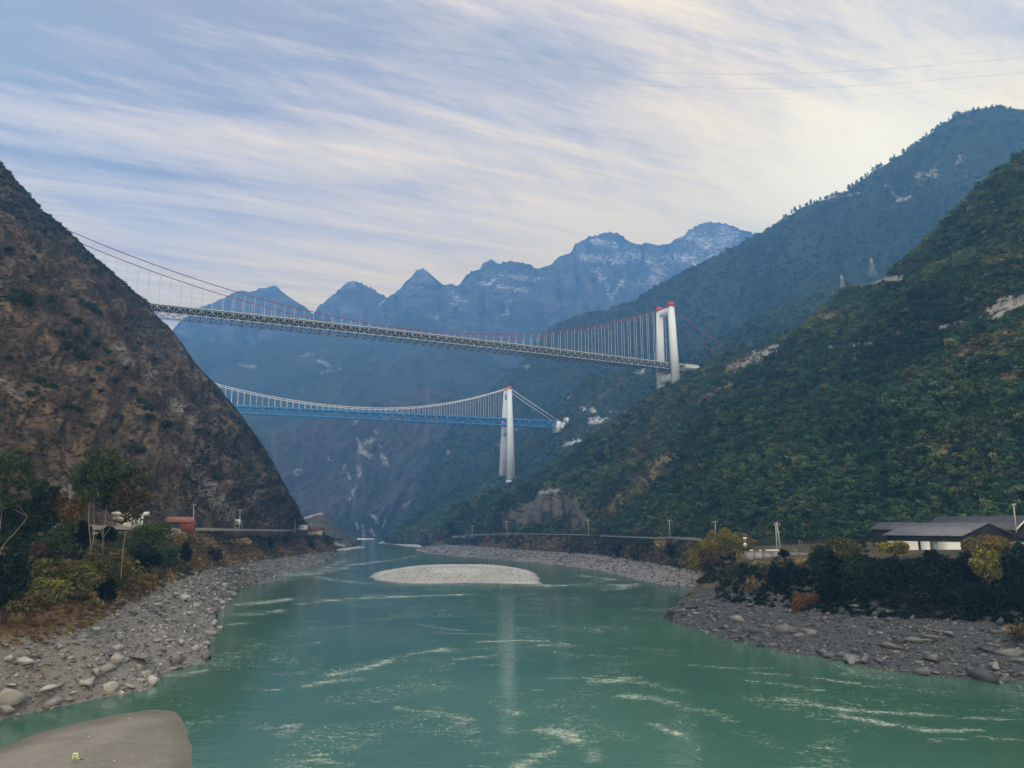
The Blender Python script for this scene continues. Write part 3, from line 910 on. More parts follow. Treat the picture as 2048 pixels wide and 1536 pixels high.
F2_CREST = pl((100, 800, 3000), (300, 800, 3000), (420, 800, 3000), (520, 795, 3000), (575, 788, 3000), (620, 768, 3020), (680, 745, 3060), (740, 735, 3100), (790, 722, 3120), (830, 705, 3150), (880, 696, 3180), (940, 700, 3200), (1000, 715, 3200), (1060, 740, 3200), (1200, 800, 3200))
F2_BASE = pl((100, 960, 2500), (420, 930, 2500), (575, 900, 2550), (680, 880, 2600), (790, 850, 2700), (880, 840, 2700), (1000, 880, 2750), (1200, 930, 2750))
M_F2 = terrain_mat('wooded_ridge', ((0.026, 0.042, 0.038), (0.044, 0.060, 0.048), 0.005), [
    ((0.085, 0.085, 0.075), 's', (0.006, 0.003, 0.55, 0.72, 0.6)),
    ((0.30, 0.30, 0.31), 'a', ('pale', 0.05, 0.7)),
    ((0.015, 0.024, 0.024), 'n', (0.02, 0.52, 0.66, 0.7)),
], 0.03, 20.0)
GF2, SF2 = loft([behind(F2_CREST, 300, -250), F2_CREST, F2_BASE], 360, [6, 150], slope_noise(160, 46, 260, 40, 30, 8, 0.2), crest_edge(6, 20, 0.12), crest=(6, F2_CREST), jag=1)
terrain_obj('gorge_ridge_middle', GF2, SF2, M_F2, {'pale': paint(GF2, [([(560, 745), (600, 735)], 6)]).ravel()})
F1_CREST = pl((100, 640, 3600), (300, 650, 3600), (350, 664, 3600), (375, 676, 3600), (400, 681, 3600), (440, 683, 3600), (480, 694, 3620), (520, 682, 3640), (545, 676, 3650), (590, 662, 3680), (640, 668, 3700), (690, 678, 3720), (740, 690, 3740), (800, 694, 3760), (850, 690, 3780), (900, 680, 3800), (950, 688, 3820), (1000, 684, 3820), (1060, 680, 3820), (1200, 700, 3820))
F1_BASE = pl((100, 820, 2900), (350, 820, 2900), (480, 815, 2950), (590, 810, 2980), (690, 790, 3020), (800, 760, 3080), (900, 745, 3120), (1000, 760, 3120), (1200, 830, 3120))
GF1, SF1 = loft([behind(F1_CREST, 300, -250), F1_CREST, F1_BASE], 360, [6, 150], slope_noise(200, 55, 300, 48, 36, 9, 0.2), crest_edge(6, 20, 0.15), crest=(6, F1_CREST), jag=1)
terrain_obj('gorge_ridge_far', GF1, SF1, M_F2, {'pale': paint(GF1, [([(600, 712), (625, 706)], 4), ([(635, 720), (665, 735)], 5), ([(480, 730), (510, 733)], 4), ([(475, 669), (480, 668)], 3), ([(640, 745), (680, 738)], 4)]).ravel()})
G_CREST = pl((690, 720, 3900), (765, 662, 3950), (790, 640, 3980), (808, 622, 4000), (823, 611, 4000), (838, 618, 4000), (850, 632, 4000), (868, 648, 4000), (885, 668, 4000), (930, 700, 3950))
G_BASE = pl((690, 740, 3800), (780, 730, 3800), (850, 730, 3800), (930, 725, 3800))
GG, SG = loft([behind(G_CREST, 250, -250), G_CREST, G_BASE], 160, [6, 60], slope_noise(90, 40, 160, 30, 24, 8, 0.1), crest_edge(6, 12, 0.15), crest=(6, G_CREST), jag=1.5)
terrain_obj('pyramid_peak', GG, SG, M_F2, {'pale': paint(GG, [([(100, 100)], 2)]).ravel()})
G2_CREST = pl((930, 720, 4100), (980, 690, 4150), (1040, 668, 4200), (1100, 650, 4250), (1160, 635, 4300), (1250, 610, 4300), (1350, 590, 4300))
G2_BASE = pl((930, 730, 3850), (1040, 730, 3850), (1160, 720, 3850), (1350, 700, 3850))
GG2, SG2 = loft([behind(G2_CREST, 250, -250), G2_CREST, G2_BASE], 160, [6, 60], slope_noise(110, 50, 200, 40, 30, 9, 0.1), crest_edge(6, 12, 0.15), crest=(6, G2_CREST), jag=1)
terrain_obj('foothill', GG2, SG2, M_F2, {'pale': paint(GG2, [([(1045, 650), (1050, 645)], 5)]).ravel()})

# ---- the snow-streaked range
H_CREST = pl((200, 700, 5000), (300, 690, 5000), (350, 667, 5000), (370, 642, 5000), (400, 621, 5000), (437, 606, 5000), (460, 592, 5000), (478, 584, 5000), (485, 582, 5000), (495, 586, 5000), (512, 584, 5000), (520, 578, 5000), (530, 579, 5000), (540, 574, 5000), (550, 572, 5000), (558, 577, 5000), (566, 590, 5000), (578, 598, 5000), (600, 612, 5000), (628, 630, 5000),
             (633, 628, 5000), (640, 612, 5000), (650, 608, 5000), (668, 590, 5000), (690, 570, 5000), (706, 561, 5000), (718, 566, 5000), (745, 579, 5000), (765, 591, 5000), (774, 603, 5000), (790, 591, 5000), (806, 580, 5000), (812, 572, 5000), (822, 556, 5000), (832, 545, 5000), (843, 535, 5000), (855, 548, 5000), (870, 561, 5000), (888, 575, 5000),
             (903, 570, 5000), (915, 574, 5000), (923, 574, 5000), (926, 562, 5000), (940, 547, 5000), (960, 540, 5000), (966, 528, 5000), (980, 518, 5000), (988, 524, 5000), (998, 534, 5000), (1003, 528, 5000), (1022, 524, 5000), (1040, 528, 5000), (1062, 531, 5000), (1081, 546, 5000), (1090, 540, 5000),
             (1112, 520, 5000), (1122, 513, 5000), (1142, 508, 5000), (1150, 492, 5000), (1165, 481, 5000), (1190, 471, 5000), (1215, 466, 5000), (1238, 471, 5000), (1262, 489, 5000), (1276, 494, 5000), (1296, 487, 5000), (1316, 493, 5000), (1340, 485, 5000), (1368, 476, 5000), (1376, 462, 5000), (1400, 448, 5000), (1425, 446, 5000), (1452, 449, 5000), (1466, 455, 5000), (1479, 464, 5000),
             (1520, 475, 5000), (1600, 480, 5000), (1800, 500, 5000))
H_CREST = H_CREST + (np.array([0, 1, 0])[None] * 0)
_t = np.linspace(0, 1, len(H_CREST))
H_BASE = pl((200, 930, 4000), (400, 920, 4000), (700, 900, 4000), (900, 900, 4000), (1100, 890, 4050), (1300, 860, 4100), (1500, 840, 4150), (1800, 840, 4150))


def range_noise(G, S):
    u, v = S[..., 0], S[..., 1]
    wob = fbm(G / 420, 3) * 0.9
    q = np.stack([u / 210 + wob, v / 620, np.zeros_like(u)], -1)
    q2 = np.stack([u / 62 + wob * 1.3, v / 210, np.zeros_like(u) + 5], -1)
    return 170 * (ridged(q, 3) - 0.6) + 60 * ridged(q2, 4, 0.6) + 22 * fbm(G / 50, 4, 0.65)


GH, SH = loft([behind(H_CREST, 500, -450), H_CREST, H_BASE], 900, [8, 240], range_noise, crest_edge(8, 30, 0.02), crest=(8, H_CREST), jag=11.0)
px_, py_ = topx(GH[8])
h_snow = paint(GH, [([(985, 556), (1010, 549), (1040, 556), (1072, 560)], 9), ([(960, 565), (1000, 575), (1050, 580)], 8), ([(905, 585), (918, 605), (900, 612)], 8), ([(1170, 515), (1240, 520)], 16), ([(1245, 560), (1220, 600), (1215, 575)], 6), ([(1260, 510), (1330, 540), (1290, 570)], 20), ([(1340, 520), (1390, 510)], 18),
                    ([(1380, 470), (1420, 490), (1460, 470)], 26), ([(1390, 530), (1440, 510)], 16), ([(830, 575), (845, 565)], 7), ([(700, 568), (712, 567)], 5), ([(760, 610), (768, 600)], 5), ([(880, 625), (870, 640)], 5), ([(1010, 640), (1020, 600)], 5), ([(1180, 480), (1230, 490)], 10), ([(1190, 540), (1215, 570)], 10)], 1.3)
M_H = terrain_mat('snowy_range', ((0.055, 0.055, 0.062), (0.125, 0.12, 0.12), 0.010), [
    ((0.035, 0.037, 0.042), 's', (0.012, 0.004, 0.54, 0.68, 0.7)),  # dark streaks painted in for relief shading
    ((0.16, 0.155, 0.155), 's', (0.02, 0.005, 0.58, 0.70, 0.6)),
    ((0.62, 0.64, 0.68), 'a', ('snow', 0.03, 0.75)),
], 0.02, 24.0)
terrain_obj('snow_mountains', GH, SH, M_H, {'snow': h_snow.ravel()})

# ---- the low spur and beach beyond the left promontory
I_CREST = pl((560, 1030, 1250), (600, 1036, 1250), (618, 1032, 1250), (632, 1028, 1250), (645, 1024, 1250), (656, 1034, 1250), (668, 1048, 1260), (684, 1062, 1280), (700, 1074, 1300), (712, 1083, 1320))
I_BASE = pl((560, 1088, 1100), (620, 1092, 1080), (660, 1095, 1080), (690, 1094, 1120), (712, 1090, 1200), (722, 1086, 1320))
GI, SI = loft([behind(I_CREST, 120, -80), I_CREST, I_BASE], 120, [6, 70], slope_noise(26, 5, 50, 4, 8, 1.0, 0.2), crest_edge(6, 12, 0.1, 76, 6))
M_I = terrain_mat('low_spur', ((0.040, 0.040, 0.032), (0.075, 0.062, 0.046), 0.05), [((0.03, 0.04, 0.03), 'n', (0.06, 0.5, 0.62, 0.7)), ((0.30, 0.285, 0.26), 'a', ('pale', 0.1, 0.8))], 0.1, 2.0)
terrain_obj('low_spur', GI, SI, M_I, {'pale': paint(GI, [([(608, 1038), (625, 1031), (645, 1026)], 3), ([(650, 1085), (700, 1092)], 4)]).ravel()})


# ---- gravel bars
def bar_obj(name, outline, hmax, mat, rings=14, core=0.12, seed=0):
    O = np.array([atz(p[0], p[1], 0.0) for p in outline])
    # close and smooth the outline
    n = 160
    cl_ = np.concatenate([O, O[:1]])
    L = np.concatenate([[0], np.cumsum(np.linalg.norm(np.diff(cl_, axis=0), axis=1))])
    t = np.linspace(0, L[-1], n, endpoint=False)
    O = np.stack([np.interp(t, L, cl_[:, k]) for k in range(3)], 1)
    for _ in range(2):
        O = (np.roll(O, 1, 0) + 2 * O + np.roll(O, -1, 0)) / 4
    c = O.mean(0)
    V = []
    for k in range(rings + 1):
        s = 1.03 - (1.03 - core) * (k / rings)
        z = -0.12 + hmax * (1 - (1 - k / rings) ** 1.6)
        R = c + (O - c) * s * (1 + (0.05 if name == 'gravel_island' else 0.03) * fbm(O / 7.0 + seed, 5, 0.7)[:, None] * (1 - k / rings))
        R[:, 2] = z + (0.06 * hmax * fbm(R / 9 + seed, 3) if k > 1 else 0)
        V.append(R)
    V.append(np.array([[c[0], c[1], hmax - 0.12]]))
    V = np.concatenate(V)
    i = np.arange(n); j = (i + 1) % n
    Q = np.concatenate([np.stack([k * n + i, k * n + j, (k + 1) * n + j, (k + 1) * n + i], 1) for k in range(rings)])
    T = np.stack([rings * n + i, rings * n + j, np.full(n, (rings + 1) * n)], 1)
    nn = np.cross(V[Q[:, 1]] - V[Q[:, 0]], V[Q[:, 3]] - V[Q[:, 0]])
    if nn[:, 2].sum() < 0:
        Q, T = Q[:, ::-1], T[:, ::-1]
    o = mesh_np(name, V, [Q, T], mat, smooth=True)
    return tag(o, kind='structure')


def gravel_mat(name, a, b, c, sc):
    m, t = new_mat(name)
    co = t.n('ShaderNodeTexCoord').outputs['Object']
    z = t.n('ShaderNodeSeparateXYZ', {0: co}).outputs[2]
    col = t.mix(t.step(t.noise(co, 0.09, 5, 0.6, 0.6), 0.35, 0.65), a, b)
    col = t.mix(t.math('MULTIPLY', t.step(t.noise(co, sc, 6, 0.85), 0.46, 0.62), 0.8), col, c)
    col = t.mix(t.math('MULTIPLY', t.step(t.noise(co, sc * 0.6, 7, 0.85), 0.54, 0.66), 0.6), col, tuple(x * 0.45 for x in a))
    wet = t.step(z, 0.20, 0.03)
    drift = t.step(t.noise(t.scale(co, (0.25, 1.3, 1)), sc * 0.22, 8, 0.75, 1.5), 0.52, 0.66)
    col = t.mix(t.math('MULTIPLY', drift, 0.5), col, tuple(x * 0.5 for x in a))
    col = t.mix(t.math('MULTIPLY', wet, 0.55), col, (0.07, 0.066, 0.058))
    finish(t, col, 0.9, 0.15, t.noise(co, sc, 4, 0.75), 0.12, 0.7)
    return m


bar_obj('gravel_island', [(737, 1154), (742, 1147), (760, 1142), (790, 1137), (820, 1132), (860, 1129), (900, 1128), (960, 1128), (1000, 1130), (1040, 1136), (1065, 1142), (1074, 1148), (1075, 1152), (1082, 1157), (1080, 1162), (1088, 1167), (1075, 1170), (1040, 1169), (1000, 1168), (940, 1167), (880, 1168), (820, 1168), (780, 1166), (750, 1161)],
        1.5, gravel_mat('pale_gravel', (0.27, 0.275, 0.285), (0.34, 0.34, 0.345), (0.46, 0.46, 0.465), 0.9), seed=3)
bar_obj('sandbar', [(-320, 1545), (-60, 1505), (0, 1488), (60, 1464), (120, 1446), (200, 1427), (260, 1416), (300, 1411), (336, 1408), (360, 1412), (382, 1424), (398, 1452), (408, 1490), (416, 1540), (420, 1600), (400, 1720), (200, 1800), (-300, 1800)],
        0.55, gravel_mat('grey_sand', (0.115, 0.112, 0.106), (0.165, 0.16, 0.152), (0.215, 0.21, 0.20), 4.0), seed=8)
bar_obj('far_beach', [(668, 1101), (690, 1093), (706, 1092), (722, 1093), (735, 1095), (715, 1097), (690, 1101)], 1.0, gravel_mat('pale_beach', (0.22, 0.215, 0.21), (0.27, 0.265, 0.255), (0.33, 0.325, 0.31), 0.6), seed=5)
bar_obj('far_beach', [(752, 1087), (765, 1082), (778, 1079), (800, 1079), (820, 1083), (842, 1090), (850, 1096), (820, 1094), (785, 1089)], 1.2, gravel_mat('pale_shore', (0.22, 0.215, 0.21), (0.27, 0.265, 0.255), (0.33, 0.325, 0.31), 0.4), seed=6)

# ---- the air of the gorge
def build_haze():
    m, t = new_mat('valley_haze')
    v = t.n('ShaderNodeVolumePrincipled', {'Color': (*HAZE_COLOR, 1), 'Density': HAZE_DENSITY, 'Anisotropy': 0.2})
    t.n('ShaderNodeOutputMaterial', {'Volume': v.outputs[0]})
    b = MB().box((-2900, -300, -12), (2500, 5700, 2350))
    o = b.build('haze', m)
    tag(o, kind='stuff')


build_haze()

# ================================================================== things
def pick(T, px, py):
    """the place on terrain T nearest to a pixel"""
    G = T.G.reshape(-1, 3)
    if not hasattr(T, 'pp'):
        T.pp = topx(G)
    q = np.hypot(T.pp[0] - px, T.pp[1] - py)
    return G[np.argmin(q)]


def onplane(px, py, P, n):
    r = ray(px, py); o = np.array([0, 0, HCAM])
    return o + r * (((P - o) @ n) / (r @ n))


WHITE_CONC = plain_mat('white_concrete', (0.62, 0.68, 0.76), 0.7, 0.2, 0.06, 0.12, streak=(1, 1, 0.15))
GREY_STEEL = plain_mat('grey_blue_steel', (0.46, 0.54, 0.59), 0.55, 0.35, 0.08, 0.3)
PALE_RAIL = plain_mat('pale_parapet', (0.52, 0.56, 0.57), 0.6, 0.3, 0.05, 0.3)
DARK_DECK = plain_mat('deck_underside_shade', (0.028, 0.036, 0.040), 0.8, 0.1, 0.1, 0.2)  # underside shade put into the colour of deck and bracing
RED_STEEL = plain_mat('red_painted_steel', (0.50, 0.045, 0.05), 0.5, 0.3, 0.08, 0.3)
DARK_RED = plain_mat('dark_red_steel', (0.20, 0.018, 0.025), 0.5, 0.3, 0.08, 0.3)
CABLE_RED = plain_mat('red_cable_wrap', (0.22, 0.035, 0.065), 0.5, 0.3, 0.08, 0.3)
BLUE_STEEL = plain_mat('blue_painted_steel', (0.05, 0.30, 0.68), 0.5, 0.35, 0.10, 0.25)
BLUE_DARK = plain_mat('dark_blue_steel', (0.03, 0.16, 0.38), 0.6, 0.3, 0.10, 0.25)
WHITE_STEEL = plain_mat('white_cable_wrap', (0.70, 0.72, 0.72), 0.5, 0.3, 0.05, 0.3)
ORANGE_CAP = plain_mat('orange_red_saddle', (0.52, 0.09, 0.05), 0.5, 0.3, 0.08, 0.3)

ROD = MB().tube([(0, 0, 0), (0, 0, 0.5), (0, 0, 1)], 1.0, 6)
_rod_me = None


def rod(name, a, length, rad, mat, parent):
    """one vertical hanger; all hangers share the mesh of their material"""
    key = 'rod_' + mat.name
    me = bpy.data.meshes.get(key)
    if me is None:
        o = ROD.build(key, mat)
        me = o.data
        bpy.data.objects.remove(o)
    o = bpy.data.objects.new(name, me)
    COL.objects.link(o)
    o.parent = parent
    o.location = tuple(a)
    o.scale = (rad, rad, length)
    return o


def leg_mesh(P0, P1, ax, pe, d0, w0, d1, w1):
    """tapered tower leg from P0 (foot) to P1 (head); d along the deck, w across it"""
    V = []
    for P, d, w in ((P0, d0, w0), (P1, d1, w1)):
        for sw in (-1, 1):
            for sd in (-1, 1):
                V.append(np.asarray(P) + ax * sd * d / 2 + pe * sw * w / 2)
    return V


def bridge(root_name, label, group, B, ax, pe, s0, s1, W, ztop, th, panel, cable_z, hang_ds, camber, mats, cable_r, hang_r, back_anchor, tower, chord, hanger_range):
    root = empty(root_name, (B[0], B[1], 0))
    tag(root, label, 'bridge', group)

    def P(s, w, z):
        return np.array([ax[0] * s + pe[0] * w, ax[1] * s + pe[1] * w, z])

    def zt(s):
        return ztop + (camber * math.sin(math.pi * min(max(s / s1, 0), 1)) if s > 0 else 0)
    ns = int(round((s1 - s0) / panel))
    S = [s0 + panel * k for k in range(ns + 1)]
    # deck slab in one long box per panel
    dk = MB()
    for a, b in zip(S[:-1], S[1:]):
        V = []
        for s in (a, b):
            for w in (-0.9, W + 0.9):
                for z in (zt(s) - 0.1, zt(s) + 0.45):
                    V.append(P(s, w, z))
        dk.hexa(V)
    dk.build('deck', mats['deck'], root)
    # cross frames and lower bracing
    br = MB()
    for i in range(0, ns, 2):
        a, b = S[i], S[min(i + 2, ns)]
        br.bar(P(a, 0.5, zt(a) - th), P(a, W - 0.5, zt(a) - th), chord * 0.7, chord * 0.7)
        br.bar(P(a, 0.5, zt(a) - 0.7), P(a, W - 0.5, zt(a) - 0.7), chord * 0.6, chord)
        br.bar(P(a, 0.5, zt(a) - th), P(b, W - 0.5, zt(b) - th), chord * 0.5, chord * 0.4)
        br.bar(P(a, W - 0.5, zt(a) - th + 0.05), P(b, 0.5, zt(b) - th + 0.05), chord * 0.5, chord * 0.4)
        br.bar(P(a, 0.5, zt(a) - 0.8), P(a, W / 2, zt(a) - th), chord * 0.5, chord * 0.5)
        br.bar(P(a, W - 0.5, zt(a) - 0.8), P(a, W / 2, zt(a) - th), chord * 0.5, chord * 0.5)
    for q in (0.3, 0.7):
        for a, b in zip(S[:-2:2], S[2::2]):
            br.bar(P(a, W * q, zt(a) - 0.5), P(b, W * q, zt(b) - 0.5), 0.5, 0.8)
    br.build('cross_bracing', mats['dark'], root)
    for w in (0.0, W):
        tr = MB()
        for i in range(ns):
            a, b = S[i], S[i + 1]
            za, zb = zt(a), zt(b)
            tr.bar(P(a, w, za - chord / 2), P(b, w, zb - chord / 2), chord, chord)
            tr.bar(P(a, w, za - th), P(b, w, zb - th), chord, chord)
            tr.bar(P(a, w, za - chord), P(a, w, za - th), chord * 0.5, chord * 0.5, (ax[0], ax[1], 0))
            if i % 2:
                tr.bar(P(a, w, za - th), P(b, w, zb - chord), chord * 0.55, chord * 0.55)
            else:
                tr.bar(P(a, w, za - chord), P(b, w, zb - th), chord * 0.55, chord * 0.55)
        tr.build('side_truss', mats['steel'], root)
        rl = MB()
        wo = w - 0.75 if w == 0 else w + 0.75
        for a, b in zip(S[:-1], S[1:]):
            for dz, h in ((1.0, 0.75), (1.75, 0.18)):
                rl.bar(P(a, wo, zt(a) + dz - 0.05), P(b, wo, zt(b) + dz - 0.05), 0.16, h)
        rl.build('railing', mats['rail'], root)
    # main cables with their back stays, hangers
    th_top = tower['top']
    rods = []
    for w, anc in ((0.0, back_anchor[0]), (W, back_anchor[1])):
        pts = [anc - np.array([B[0], B[1], 0]), P(0, w, cable_z(0))] + [P(s, w, cable_z(s)) for s in np.linspace(6, s1, 90)]
        pts.insert(1, (pts[0] + pts[1]) / 2 - np.array([0, 0, 1.0]))
        MB().tube(pts, cable_r, 6).build('main_cable', mats['cable'], root)
        s = hang_ds
        while s < min(s1 - 4, hanger_range):
            z0, z1 = zt(s), cable_z(s)
            if z1 - z0 > 2.0:
                p = P(s, w, z0)
                rods.append(((z1 - z0) / np.hypot(p[0] + B[0], p[1] + B[1]), p, z1 - z0))
            s += hang_ds
    rods.sort(key=lambda r: -r[0])
    for _, p, L in rods[:98]:
        rod('hanger', p, L, hang_r, mats['hanger'], root)
    if len(rods) > 98:
        mb = MB()
        for _, p, L in rods[98:]:
            mb.bar(p, p + np.array([0, 0, L]), hang_r * 1.8, hang_r * 1.8, (ax[0], ax[1], 0))
        tag(mb.build('hanger', mats['hanger'], root), kind='stuff')
    # the tower
    tw = bpy.data.objects.new('tower', None)
    COL.objects.link(tw)
    tw.parent = root
    A2, P2 = np.array([ax[0], ax[1], 0]), np.array([pe[0], pe[1], 0])
    zf, zh = tower['foot'], tower['head']
    for sgn, wt_, wf in ((-1, tower['wt'][0], tower['wf'][0]), (1, tower['wt'][1], tower['wf'][1])):
        mb = MB()
        zm = zf + 0.14 * (zh - zf)
        wm = wf + (wt_ - wf) * 0.14
        d0, d1 = tower['d']; w0, w1 = tower['w']
        mb.hexa(leg_mesh(P(0, wm, zm), P(0, wt_, zh), A2, P2, d0, w0, d1, w1))
        mb.hexa(leg_mesh(P(0, wf, zf), P(0, wm, zm - 0.01), A2, P2, d0 * 1.18, w0 * 1.12, d0 * 1.06, w0 * 1.04))
        mb.build('leg', mats['concrete'], tw)
        cap = MB()
        cap.hexa(leg_mesh(P(0, wt_, zh + 0.9), P(0, wt_, zh + tower['cap']), A2, P2, d1 * 1.12, w1 * 1.2, d1 * 0.92, w1 * 0.95))
        cap.build('saddle_housing', mats['cap'], tw)
        sl = MB().hexa(leg_mesh(P(0, wt_, zh - 0.05), P(0, wt_, zh + 0.9), A2, P2, d1 * 1.3, w1 * 1.35, d1 * 1.3, w1 * 1.35))
        sl.build('saddle_platform', mats['capdark'], tw)
    for (z0, z1, dd, arch) in tower['beams']:
        def wat(z, k):
            return tower['wf'][k] + (tower['wt'][k] - tower['wf'][k]) * (z - zf) / (zh - zf)
        mb = MB()
        a, b = wat((z0 + z1) / 2, 0), wat((z0 + z1) / 2, 1)
        n = 10
        for k in range(n):
            qa, qb = k / n, (k + 1) / n
            V = []
            for q in (qa, qb):
                w = a + (b - a) * q
                lo = z0 - arch * (2 * q - 1) ** 2 * (1 if arch else 0)
                for sd in (-1, 1):
                    for z in (lo, z1):
                        V.append(P(0, w, z) + A2 * sd * dd / 2)
            mb.hexa([V[i] for i in (0, 1, 2, 3, 4, 5, 6, 7)])
        mb.build('crossbeam', mats['concrete'], tw)
    return root, P


# ---- the near bridge, a grey road bridge hung from red cables
e_ax, e_pe = np.array([-0.90356, -0.42846]), np.array([-0.42846, 0.90356])
e_B = np.array([230.6, 1049.7])


def e_cable(s):
    return 266.5 + (80.0 * ((s - 382) / 382.0) ** 2 if s < 382 else 62.0 * ((s - 382) / 375.0) ** 2)


_n = np.array([e_pe[0], e_pe[1], 0]); _b = np.array([e_B[0], e_B[1], 0])
anc = []
for (px, py), w in (((1449, 697), 0), ((1436, 711), 26)):
    top = np.array([e_B[0] + e_pe[0] * w, e_B[1] + e_pe[1] * w, 346.0])
    q = onplane(px, py, top, _n)
    anc.append(top + (q - top) * 1.12)
road_bridge, EP = bridge('suspension_bridge', 'grey truss suspension bridge with red cables and white tower, the nearer and higher of two', 'suspension bridges across the gorge', e_B, e_ax, e_pe, -21.6, 757.0, 26.0, 260.0, 7.4, 5.4, e_cable, 10.8, 2.0,
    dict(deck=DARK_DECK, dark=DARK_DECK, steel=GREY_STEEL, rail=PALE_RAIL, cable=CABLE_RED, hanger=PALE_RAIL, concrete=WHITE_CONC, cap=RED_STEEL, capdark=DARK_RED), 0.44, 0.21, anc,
    dict(top=346, foot=205, head=345.5, wt=(-0.8, 26.8), wf=(-5.0, 31.0), d=(11.0, 7.6), w=(7.0, 6.0), cap=5.6, beams=[(336.0, 344.5, 5.5, 0), (236.5, 246.5, 6.5, 0)]), 0.75, 740)
ap = MB()                                             # concrete approach spans into the right hillside
for w0, w1 in ((-0.9, 26.9),):
    V = []
    for s in (-22.0, -95.0):
        for w in (w0, w1):
            for z in (256.3, 260.2):
                V.append(EP(s, w, z))
    ap.hexa(V)
for w in (-1.2, 27.0):
    V = []
    for s in (-22.0, -95.0):
        for ww in (w, w + 0.35):
            for z in (260.4, 262.0):
                V.append(EP(s, ww, z))
    ap.hexa(V)
ap.build('approach_span', PALE_RAIL, road_bridge)

# ---- the far bridge, a blue railway truss hung from white cables
r_ax, r_pe = np.array([-0.94624, -0.32347]), np.array([-0.32347, 0.94624])
r_B = np.array([-6.2, 1534.3])


def r_cable(s):
    return 258.5 + (6.4e-4 if s < 300 else 4.3e-4) * (s - 300) ** 2


_n = np.array([r_pe[0], r_pe[1], 0])
anc = []
for (px, py), w in (((1120, 843), 0), ((1106, 842), 20)):
    top = np.array([r_B[0] + r_pe[0] * w, r_B[1] + r_pe[1] * w, 316.0])
    anc.append(onplane(px, py, top, _n))
r_end = onplane(1112, 845, np.array([r_B[0], r_B[1], 0]), _n)
r_s0 = float((r_end[:2] - r_B) @ r_ax)
r_s0 = -11.0 * round(-r_s0 / 11.0)
rail_bridge, RP = bridge('suspension_bridge', 'blue railway truss suspension bridge with white cables and pale tower, the farther of two', 'suspension bridges across the gorge', r_B, r_ax, r_pe, r_s0, r_s0 + 11.0 * 62, 20.0, 250.0, 12.6, 11.0, r_cable, 11.0, 0.0,
    dict(deck=BLUE_DARK, dark=BLUE_DARK, steel=BLUE_STEEL, rail=BLUE_STEEL, cable=WHITE_STEEL, hanger=WHITE_STEEL, concrete=WHITE_CONC, cap=ORANGE_CAP, capdark=ORANGE_CAP), 0.62, 0.30, anc,
    dict(top=316, foot=92, head=312.5, wt=(-2.2, 20.5), wf=(-13.0, 45.0), d=(16.0, 8.6), w=(8.5, 5.6), cap=5.2, beams=[(300.0, 311.0, 7.0, 8.0), (222.0, 233.0, 9.0, 7.0)]), 1.5, 600)
# abutment, tunnel mouth and its terrace
E_ = onplane(1113, 845, np.array([r_B[0], r_B[1], 0]), _n)
pt = empty('tunnel_portal', (E_[0], E_[1], 236.0), math.atan2(-r_ax[1], -r_ax[0]))
tag(pt, 'white concrete tunnel mouth and abutment where the blue bridge meets the hillside', 'tunnel entrance')
MB().box((0.5, -2, -9), (9.5, 24, 14.2)).build('abutment', WHITE_CONC, pt)
mb = MB()
mb.box((10, -1, -6), (72, 3, 7.5))
mb.box((10, -0.8, 7.6), (26, 4, 12))
mb.build('terrace_wall', WHITE_CONC, pt)
mb = MB()
for k in range(12):                                   # arch ring
    a0, a1 = math.pi * k / 12, math.pi * (k + 1) / 12
    V = []
    for a in (a0, a1):
        for r in (6.2, 9.5):
            for x in (24, 34):
                V.append((x, 12 + math.cos(a) * r, 15 + math.sin(a) * r))
    mb.hexa(V)
mb.box((24.05, 2.5, 6), (33.9, 5.8, 15)); mb.box((24.05, 18.2, 6), (33.9, 21.5, 15))
mb.build('arch', WHITE_CONC, pt)
MB().box((26, 5.9, 8), (33, 18.1, 20)).build('opening_shade', DARK_DECK, pt)  # solid near-black block painted in for the shade of the tunnel
mb = MB().box((34.2, -0.5, 18.5), (60, 22, 21.5))
mb.build('canopy', WHITE_CONC, pt)

# ------------------------------------------------------------------ vegetation as it clothes the slopes
LEAF = leaf_mat('foliage', 0.25)
DRYLEAF = leaf_mat('dry_foliage', 0.2)


def bush_templates(nt, n, leaf, seed, flat=0.75, stretch=1.5):
    T = []
    for k in range(nt):
        r = np.random.default_rng(seed + k)
        blobs = [((0, 0, 0.35), (0.8, 0.8, 0.6 * flat), 1.0)]
        for j in range(4):
            a = r.uniform(0, 6.28)
            blobs.append(((0.5 * math.cos(a), 0.5 * math.sin(a), r.uniform(0.2, 0.7)), (r.uniform(0.35, 0.55),) * 2 + (r.uniform(0.3, 0.5) * flat,), 0.6))
        V, _ = leaf_cloud(n, seed + 50 + k, blobs, leaf, stretch=stretch)
        T.append((V, leaf_faces(n)))
    return T


